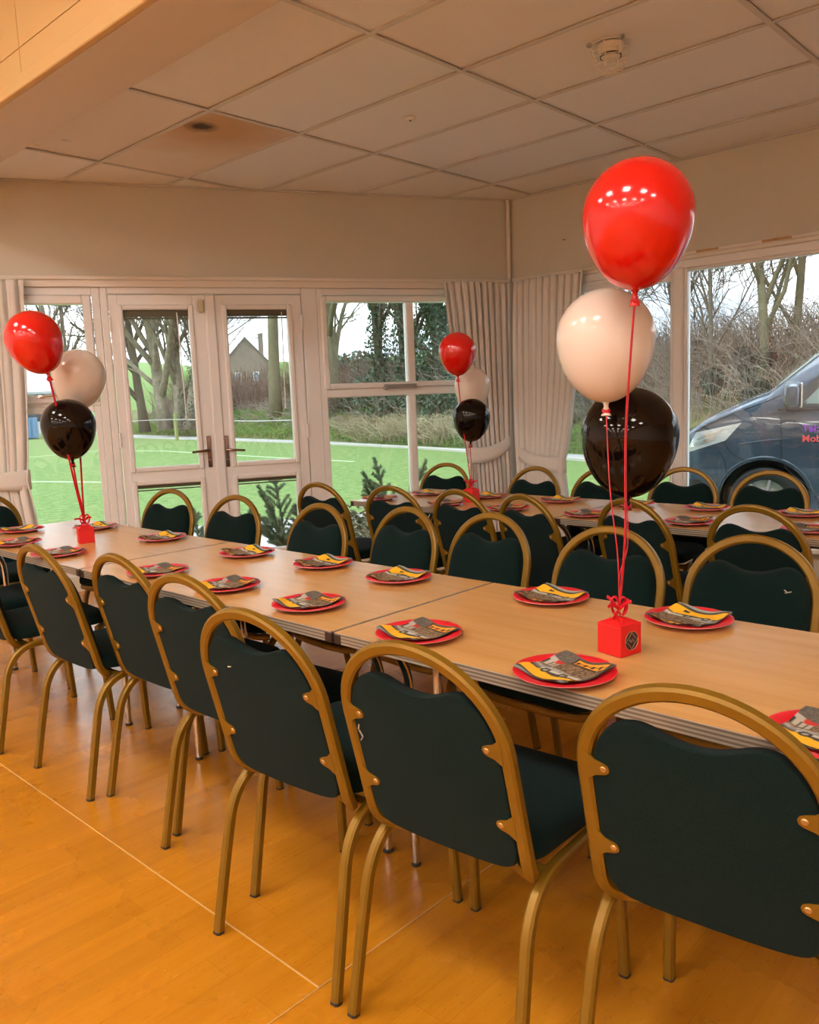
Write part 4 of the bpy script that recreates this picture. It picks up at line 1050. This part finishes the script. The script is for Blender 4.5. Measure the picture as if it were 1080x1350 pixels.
# round dark evergreen bush far beyond
rs=np.random.RandomState(40)
def bush(name,c,rad,n,size,m,label,seed):
    rs=np.random.RandomState(seed); d=rs.normal(size=(n,3)); d/=np.linalg.norm(d,axis=1,keepdims=True); d*=rs.uniform(.55,1.0,(n,1))**.5
    t=empty(name,c,label=label,cat='bush'); put('foliage',lin_mesh('foliage',*leaves(d*np.array(rad),size,rs),m),t,kind='stuff')
    MB().tube([(0,0,-rad[2]-.2),(0,0,rad[2]*.3)],[.12,.05],6).build('stem',M['bark_dark'],t)
bush('evergreen_bush',(35.1,36.7,1.6),(3.2,3.2,2.6),6000,.16,M['ivy'],'rounded dark evergreen bush far off in the back window',41)

rs=np.random.RandomState(44); q_=rs.uniform(0,1,(7000,3)); q_=np.array([[CNR.x,CNR.y,GZ]])+np.outer(.25+1.25*q_[:,0],np.array(BD))+np.outer(.3+.7*q_[:,1],np.array(BN))+np.c_[np.zeros((7000,2)),.02+.52*q_[:,2]*(1-.5*np.abs(2*q_[:,1]-1))]
stuff('dry_bed_plants',leaves(q_,.022,rs),mat('khaki_dry_leaf',(.20,.18,.10),.8,var=(14,(.42,.40,.28),3)),'khaki dried plants in the bed against the outside of the back window','plants')
# fence: one post, rope line
fz=empty('fence_post',(18.9,31.4,GZ),label='single mossy wooden fence post by the path outside the left door leaf',cat='fence post')
MB().box(-.06,.06,-.06,.06,-.2,1.16,bev=.015).build('post',M['fence_post'],fz); MB().lathe([(.012,0),(.012,.02)],8).build('wire_staple',M['grey_metal'],fz,loc=(-.06,0,.9))
cp=[(21.6,41,.62),(18.83,31.33,.75),(17.9,24.5,.66),(17.4,19.8,.72)]
fw=MB().tube(spline(cp,8),.012,5).build('fence_rope',mat('pale_rope',(.55,.58,.62),.7),label='pale rope strung along the path edge',cat='rope')

# far things
hill=MB().grid(lambda a,b:(60+a*230-b*60*0,330-a*170+b*60,GZ-1+ (math.sin(PI*min(1,b*1.0)*.5))*(22+5*math.sin(a*7))),24,6).build('far_hill',M['hill'],kind='structure',smooth='full')
MB().grid(lambda a,b:(150+a*160,260-a*260,GZ-1+math.sin(PI*b*.5)*(15+2*math.sin(a*9))-b*0+0) if b<1 else (152+a*160+20,262-a*260+20,14+2*math.sin(a*9)),16,5).build('far_hill',M['hill'],kind='structure',smooth='full')
M['stone']=ground_mat('brown_stone',[(.125,.10,.085),(.19,.155,.13)],(1.2,)); M['slate']=mat('slate_roof',(.12,.12,.13),.7)
hs=empty('stone_house',(70.5,97.3,-2),R(-36),label='distant brown stone house gable seen through the right door leaf',cat='house')
MB().add([(-3.4,0,0),(3.4,0,0),(3.4,0,9.0),(0,0,12.6),(-3.4,0,9.0),(-3.4,9,0),(3.4,9,0),(3.4,9,9.0),(0,9,12.6),(-3.4,9,9.0)],[(0,1,2,3,4),(9,8,7,6,5),(0,4,9,5),(1,6,7,2)]).build('gable_wall',M['stone'],hs)
MB().add([(-3.7,-.2,8.75),(0,-.2,12.75),(0,9.2,12.75),(-3.7,9.2,8.75),(-3.7,-.2,8.55),(0,-.2,12.55),(0,9.2,12.55),(-3.7,9.2,8.55)],[(0,1,2,3),(7,6,5,4),(0,4,5,1),(2,6,7,3),(0,3,7,4),(1,5,6,2)]).build('roof_slope',M['slate'],hs)
MB().add([(3.7,-.2,8.75),(0,-.2,12.75),(0,9.2,12.75),(3.7,9.2,8.75),(3.7,-.2,8.55),(0,-.2,12.55),(0,9.2,12.55),(3.7,9.2,8.55)],[(3,2,1,0),(4,5,6,7),(1,5,4,0),(3,7,6,2),(4,7,3,0),(2,6,5,1)]).build('roof_slope',M['slate'],hs)
M['win_white']=mat('pale_window_frame',(.6,.62,.65),.5); M['win_dark']=mat('dark_window_pane',(.16,.19,.24),.15)
for x,z in ((-1.2,7.2),(1.3,7.2),(1.4,4.2),(-1.2,4.2)):
    f=MB().ring(x-.42,x+.42,z-.6,z+.6,.07,-.06,.0,bev=.0).build('window',M['win_white'],hs); MB().box(x-.36,x+.36,-.03,-.01,z-.54,z+.54).build('pane',M['win_dark'],f)
MB().box(1.9,2.6,3,3.8,10,13.4).build('chimney',M['stone'],hs)
M['clad']=mat('pale_blue_cladding',(.50,.57,.66),.5); M['clad_roof']=mat('grey_sheet_roof',(.34,.37,.42),.5)
sh=empty('farm_shed',(23.5,56.5,GZ-.3),R(-24),label='pale grey farm shed with sloping sheet roof seen in the left window',cat='shed')
MB().box(-3.6,3.6,0,6,0,3.0).build('shed_wall',M['clad'],sh)
for k in range(12): MB().box(-3.6+.6*k,-3.6+.6*k+.05,-.03,0,0,3.0).build('cladding_rib',M['clad_roof'],sh)
MB().add([(-3.9,-.4,2.95),(3.9,-.4,2.95),(3.9,6.3,4.8),(-3.9,6.3,4.8),(-3.9,-.4,3.1),(3.9,-.4,3.1),(3.9,6.3,4.95),(-3.9,6.3,4.95)],[(3,2,1,0),(4,5,6,7),(0,1,5,4),(1,2,6,5),(2,3,7,6),(3,0,4,7)]).build('shed_roof',M['clad_roof'],sh)
ct=empty('shipping_container',(18.3,45.5,GZ),R(-22),label='blue corrugated shipping container beside the path in the left window',cat='container')
M['blue']=mat('blue_container_paint',(.12,.24,.42),.5)
MB().box(-2.4,.6,0,2.2,.05,1.15).build('container_box',M['blue'],ct)
for k in range(13): MB().box(-2.4+.23*k,-2.4+.23*k+.11,-.05,0,.12,1.08).build('corrugation',M['blue'],ct)
cr=empty('parked_car',(20.6,48.5,GZ+.9),R(-30),label='dark car roof glimpsed between the shed and the container',cat='car')
MB().prism_y([(-2,0),(2,0),(1.9,.55),(1.0,.65),(.4,1.15),(-1.2,1.15),(-1.9,.65)],0,1.7).build('car_body',mat('dark_car_paint',(.03,.035,.04),.2,coat=.5),cr)
MB().prism_y([(.85,.68),(.38,1.08),(-1.1,1.08),(-1.6,.68)],-.01,.0).build('car_window',M['win_dark'],cr)
pl=empty('telegraph_pole',(25,54.6,GZ),label='tall wooden telegraph pole outside the left window',cat='pole')
MB().tube([(0,0,-.3),(0,0,9.1)],[.17,.12],10).build('pole_shaft',M['bark_dark'],pl); MB().box(-.9,.9,-.05,.05,8.3,8.45).build('crossarm',M['bark_dark'],pl,rz=.4)
MB().tube([(40,16,6.6),(32,4,6.2),(26,-6,6.3)],.022,5).build('overhead_cable',mat('dark_cable',(.12,.12,.13),.6),label='dark overhead cable crossing the sky in the right window',cat='cable')

# cut conifers lying against the outside of the building
M['needle']=mat('spruce_needles',(.15,.20,.10),.7,var=(9,(.24,.29,.17),2))
def conifer(loc,boughs,label,seed):
    rg=random.Random(seed); rs=np.random.RandomState(seed); t=empty('conifer_bough',loc,label=label,cat='conifer')
    tw=MB(); NS=[]; 
    for (dx,dy,dz,L) in boughs:
        d=Vector((dx,dy,dz)).normalized(); p0=Vector((rg.uniform(-.05,.05),rg.uniform(-.05,.05),.02))
        pts=bezier([p0,p0+d*L*.5+Vector((0,0,.08)),p0+d*L-Vector((0,0,.05*L))],10); lines=[(pts,.007)]
        for k in range(13):
            f=.15+.8*k/13; i=int(f*10); q=pts[i]; ax=(pts[min(i+1,10)]-pts[i-1]).normalized(); s=ax.cross(Vector((0,0,1)))
            s=s.normalized() if s.length>.01 else Vector((1,0,0)); s=s*(1 if k%2 else -1)
            e=q+(ax*.75+s*.6+Vector((0,0,rg.uniform(-.3,.1)))).normalized()*L*.34*(1.1-f); lines.append((bezier([q,q.lerp(e,.5)+Vector((0,0,.015)),e],5),.004))
        for ln,r_ in lines:
            tw.tube(ln,[r_*(1-.6*k/(len(ln)-1)) for k in range(len(ln))],5)
            for k in range(int(sum((ln[j+1]-ln[j]).length for j in range(len(ln)-1))*1300)):
                f=rg.random()*(len(ln)-1.001); i=int(f); q=ln[i].lerp(ln[i+1],f-i); ax=(ln[i+1]-ln[i]).normalized()
                v=Vector(rs.normal(size=3)); v=(v-ax*v.dot(ax)).normalized(); e=q+(v*.8+ax*.75).normalized()*rg.uniform(.02,.034); NS.append((tuple(q),tuple(e)))
    tw.build('stem',M['bark_dark'],t,smooth='full')
    put('needles',lin_mesh('needles',*strands(np.array(NS),.0024,.001),M['needle']),t,kind='stuff')
conifer((4.46,5.66,GZ+.03),[(-.3,.1,.9,.75),(.35,-.1,1,.72),(.1,.3,1,.85),(-.75,.25,.75,.8),(.6,.2,.55,.7),(-.2,-.3,.8,.6),(-.55,-.05,.6,.7),(.25,-.2,.5,.55)],'green cut conifer boughs outside the lower pane of the right door leaf',51)
conifer((5.28,5.22,GZ+.03),[(-.4,.1,.9,.85),(.35,-.1,.9,.9),(0,.25,1,.9),(-.75,.2,.6,.85),(.6,-.2,.7,.8),(-.5,-.15,.8,.8),(-.85,.4,.5,.8)],'green cut conifer boughs standing outside the window mullion',52)
conifer((4.62,5.42,GZ+.03),[(-.2,.1,1,.75),(.2,0,1,.70),(.0,.2,.9,.65),(-.35,0,.7,.6)],'small conifer sprigs outside the lower left corner of the back window',53)
conifer((3.74,6.02,GZ+.03),[(.25,-.1,1,.62),(-.2,.1,.9,.5),(.1,.3,.9,.55),(.4,0,.6,.5)],'conifer sprig showing in the lower pane of the left door leaf',54)

# ------------------------------------------------------------------ the van
M['van']=mat('dark_blue_grey_van_paint',(.042,.068,.105),.26,metal=.4,coat=1)
M['van_dark']=mat('van_black_trim',(.012,.013,.015),.5)
M['van_glass']=mat('van_window_glass',(.16,.21,.20),.04,spec=.9)
M['lampglass']=mat('clear_headlamp',(.50,.54,.57),.10,coat=1,metal=.35)
van=empty('van',(7.673,2.763,GZ+.012),R(105),label='dark blue-grey van parked side-on outside the right window',cat='van')
XS=[.905,.87,.82,.76,.70,.63,.53,.4,.25,.1,-.02,-.15,-.42,-.75,-1.0,-1.35,-2.1,-3.0,-3.75,-3.92,-4.0]
PI_=[.80,.50,.26,.125,.055,.018,0,0,0,0,0,0,0,0,0,0,0,0,.01,.05,.12]
ZF=[.80,.86,.90,.93,.965,1.01,1.075,1.14,1.205,1.27,1.315,1.42,1.64,1.84,1.915,1.95,1.96,1.96,1.95,1.92,1.80]
def lerp_tab(x,T):
    for i in range(len(XS)-1):
        if XS[i]>=x>=XS[i+1]: t=(XS[i]-x)/(XS[i]-XS[i+1]); return T[i]+(T[i+1]-T[i])*t
    return T[0] if x>XS[0] else T[-1]
def tumble(z): return .16*max(0,z-1.12)/.8
def side_y(x,z):
    p=lerp_tab(x,PI_); b=.012*max(0,(z-.80)/.3)**1.5+ (.05*max(0,(.42-z)/.2)) + tumble(z)
    return -(p+b)
def section(x):
    p=lerp_tab(x,PI_); zf=lerp_tab(x,ZF); hood=x>-.1; c=.055 if hood else .07
    zs=[.24,.34,.46,.60,.72,.82,.90]; zz=[z for z in zs if z<zf-.10]; 
    while len(zz)<7: zz.append(zz[-1]+ (zf-.07-zz[-1])*.3)
    for f in (.25,.5,.75,1): zz.append(zz[6]+(zf-.035-zz[6])*f)
    s=[(side_y(x,z),z) for z in zz]
    top=s[-1][0]; r=(.05 if hood else .06)
    s+= [(top-.018,zf-.012),(top-.05,zf)]
    for f,g in ((.25,.45),(.5,.75),(.75,.94),(1,1)): s.append((top-.05+(-1.0-(top-.05))*f,zf+c*g))
    return s
v=[];f=[];n=None
for x in XS:
    s=section(x); full=s+[(-2.0-y,z) for y,z in s[-2::-1]]; n=len(full); v+=[(x,y,z) for y,z in full]
for i in range(len(XS)-1):
    for k in range(n-1): f.append((i*n+k,i*n+k+1,(i+1)*n+k+1,(i+1)*n+k))
    f.append((i*n+n-1,i*n,(i+1)*n,(i+1)*n+n-1))
f.append(tuple(range(n-1,-1,-1))); f.append(tuple((len(XS)-1)*n+k for k in range(n)))
me=MB().add(v,f).mesh('body',[M['van'],M['van_dark']],False)
tmp=bpy.data.objects.new('body_tmp',me); COL.objects.link(tmp)
cut=MB()
for wx in (0,-2.95):
    for ya,yb in ((.2,-.30),(-1.70,-2.2)): cut.tube([(wx,ya,.325),(wx,yb,.325)],.392,40)
cm=cut.mesh('arch_cutter',[M['van_dark'],M['van_dark']]); co=bpy.data.objects.new('arch_cutter',cm); COL.objects.link(co)
md=tmp.modifiers.new('arches','BOOLEAN'); md.operation='DIFFERENCE'; md.object=co; md.solver='EXACT'; md.material_mode='TRANSFER'
bpy.context.view_layer.update()
dg=bpy.context.evaluated_depsgraph_get(); bme=bpy.data.meshes.new_from_object(tmp.evaluated_get(dg)); bme.name='body'
bpy.data.objects.remove(tmp); bpy.data.objects.remove(co)
bme.polygons.foreach_set('use_smooth',[True]*len(bme.polygons)); bme.set_sharp_from_angle(angle=R(28))
put('body',bme,van)
def panel(name,outline,m,off=.006,th=.006,nx=14,nz=8,parent=van,**k):
    """outline: function (a,b)->(x,z) patch laid on the near flank"""
    mb=MB(); 
    def top(a,b): x,z=outline(a,b); return (x,side_y(x,z)+off,z)
    def bot(a,b): x,z=outline(a,b); return (x,side_y(x,z)+off-th,z)
    mb.grid(top,nx,nz).grid(bot,nx,nz)
    e=[(i/nx,0) for i in range(nx+1)]+[(1,j/nz) for j in range(1,nz+1)]+[(i/nx,1) for i in range(nx-1,-1,-1)]+[(0,j/nz) for j in range(nz-1,0,-1)]
    vv=[top(*q) for q in e]+[bot(*q) for q in e]; q=len(e)
    mb.add(vv,[(k_,(k_+1)%q,q+(k_+1)%q,q+k_) for k_ in range(q)])
    return mb.build(name,m,parent,smooth=True,**k)
def quad(p00,p10,p11,p01): 
    def o(a,b):
        x0=p00[0]+(p10[0]-p00[0])*a; z0=p00[1]+(p10[1]-p00[1])*a; x1=p01[0]+(p11[0]-p01[0])*a; z1=p01[1]+(p11[1]-p01[1])*a
        return (x0+(x1-x0)*b,z0+(z1-z0)*b)
    return o
hl=panel('headlamp',quad((.71,.775),(.34,.895),(.20,1.06),(.60,.975)),M['lampglass'],off=.004)
M['lamp_inner']=mat('headlamp_chrome',(.75,.78,.80),.15,metal=.9)
panel('lamp_strip',quad((.68,.825),(.45,.90),(.42,.94),(.64,.87)),M['lamp_inner'],off=.009,parent=hl)
panel('lamp_strip',quad((.60,.905),(.40,.965),(.36,1.0),(.57,.935)),M['lamp_inner'],off=.009,parent=hl)
panel('fog_grille',quad((.74,.42),(.52,.44),(.56,.53),(.745,.52)),M['van_dark'],off=.003)
wf=panel('window_frame',quad((-.14,1.19),(-1.20,1.17),(-1.22,1.87),(-.80,1.83)),M['van_dark'],off=.004)
panel('window_glass',quad((-.30,1.215),(-1.16,1.20),(-1.17,1.82),(-.83,1.79)),M['van_glass'],off=.009,parent=wf)
panel('rear_side_window',quad((-1.36,1.18),(-2.45,1.18),(-2.45,1.80),(-1.36,1.83)),M['van_glass'],off=.005)
panel('mirror_sail',quad((-.02,1.13),(-.30,1.17),(-.34,1.24),(-.30,1.22)),M['van_dark'],off=.010)
# windscreen
def ws(a,b):
    x=-.08-.72*b; p=section(x); zt=lerp_tab(x,ZF); ys=-(tumble(zt)+.10); y=ys+(-2-2*ys)*a; c=.07*(1-(2*a-1)**2); return (x,y,zt+c+.012)
g=MB().grid(ws,16,12); g.build('windscreen',M['van_glass'],van,smooth='full').modifiers.new('thickness','SOLIDIFY').thickness=.006
def seam(name,pts,r=.0035,m=None):
    P=[(x,side_y(x,z)+.0005,z) for x,z in [(p.x,p.z) for p in spline([(a,0,b) for a,b in pts],8)]]
    MB().tube(P,r,6).build(name,m or M['van_dark'],van)
seam('door_seam',[(-.12,1.16),(-.135,1.0),(-.145,.75),(-.20,.62),(-.34,.50),(-.44,.36),(-.45,.27)])
seam('door_seam',[(-1.27,1.88),(-1.28,1.2),(-1.28,.7),(-1.27,.27)])
seam('bonnet_seam',[(.60,.985),(.46,1.06),(.30,1.135),(.12,1.20),(-.03,1.255),(-.12,1.30)])
seam('wing_seam',[(.36,.905),(.30,.80),(.20,.73),(.12,.71)])
seam('bumper_seam',[(.42,.84),(.34,.70),(.33,.55)],.0025)
seam('flank_crease',[(.22,.86),(-.1,.90),(-.6,.91),(-1.2,.91),(-2.6,.91)],.005,M['van'])
seam('arch_lip',[(.415*math.cos(q),.325+.415*math.sin(q)) for q in np.linspace(.0,PI,16)],.010,M['van'])
seam('door_rail',[(-.10,1.175),(-.30,1.165),(-.8,1.16),(-1.25,1.16)],.009)
mr=MB().grid(lambda a,b:(-.245+.095*math.copysign(abs(math.cos(2*PI*a))**.6,math.cos(2*PI*a))*math.sin(PI*b)**.4*(1 if math.cos(2*PI*a)>0 else .6),.17+.125*(-math.cos(PI*b)),1.295+.125*math.copysign(abs(math.sin(2*PI*a))**.5,math.sin(2*PI*a))*math.sin(PI*b)**.4),24,12,wrap=True).build('door_mirror',M['van'],van,smooth='full')
MB().box(-.312,-.298,.065,.275,1.19,1.40,bev=.003).build('mirror_glass',M['chrome'],mr)
MB().tube([(-.20,-.01,1.185),(-.24,.08,1.19),(-.26,.12,1.20)],[.04,.035,.03],8).build('mirror_arm',M['van_dark'],mr)
for wx in (0,-2.95):
    for y,s in ((-.14,1),(-1.86,-1)):
        wh=empty('wheel',(wx,y,.325)); wh.parent=van
        def ly(prof,nm,m,n=36):
            mb=MB().lathe(prof,n,caps=False); mb.v=[(px,s*pz,py) for px,py,pz in mb.v]; mb.build(nm,m,wh,smooth='full')
        ly([(.20,-.10),(.30,-.105),(.325,-.08),(.332,0),(.325,.08),(.30,.105),(.215,.10),(.20,.08)],'tyre',M['van_dark'])
        ly([(.215,.095),(.205,.06),(.06,.055),(.055,.08),(.0,.085)],'rim',M['grey_metal'])
        mb=MB()
        for q in range(7):
            a=2*PI*q/7; mb.tube([(.05*math.cos(a),s*.075,.05*math.sin(a)),(.205*math.cos(a),s*.085,.205*math.sin(a))],[.022,.016],6)
        mb.build('spokes',M['grey_metal'],wh,smooth=True)
def lettering(txt,x,z,size,m):
    cu=bpy.data.curves.new('lettering','FONT'); cu.body=txt; cu.size=size; cu.offset=size*.022; cu.extrude=.001; cu.align_x='LEFT'; cu.space_character=1.06
    tmp=bpy.data.objects.new('tmp',cu); COL.objects.link(tmp); bpy.context.view_layer.update()
    me=bpy.data.meshes.new_from_object(tmp.evaluated_get(bpy.context.evaluated_depsgraph_get())); bpy.data.objects.remove(tmp)
    me.transform(Matrix(((-1,0,0,0),(0,0,1,0),(0,1,0,0),(0,0,0,1)))); me.materials.clear(); me.materials.append(m); me.name='lettering'
    put('lettering',me,van,(x,side_y(x,z)+.004,z))
lettering('Tel:',-.305,.97,.082,mat('purple_vinyl',(.26,.025,.50),.4))
lettering('Mob',-.305,.88,.082,mat('coral_vinyl',(.72,.09,.09),.4))
MB().box(-4.02,-3.9,-1.9,-.1,.3,.5,bev=.03).build('rear_bumper',M['van_dark'],van)
MB().box(.84,.915,-1.55,-.45,.42,.66,bev=.02).build('grille',M['van_dark'],van)
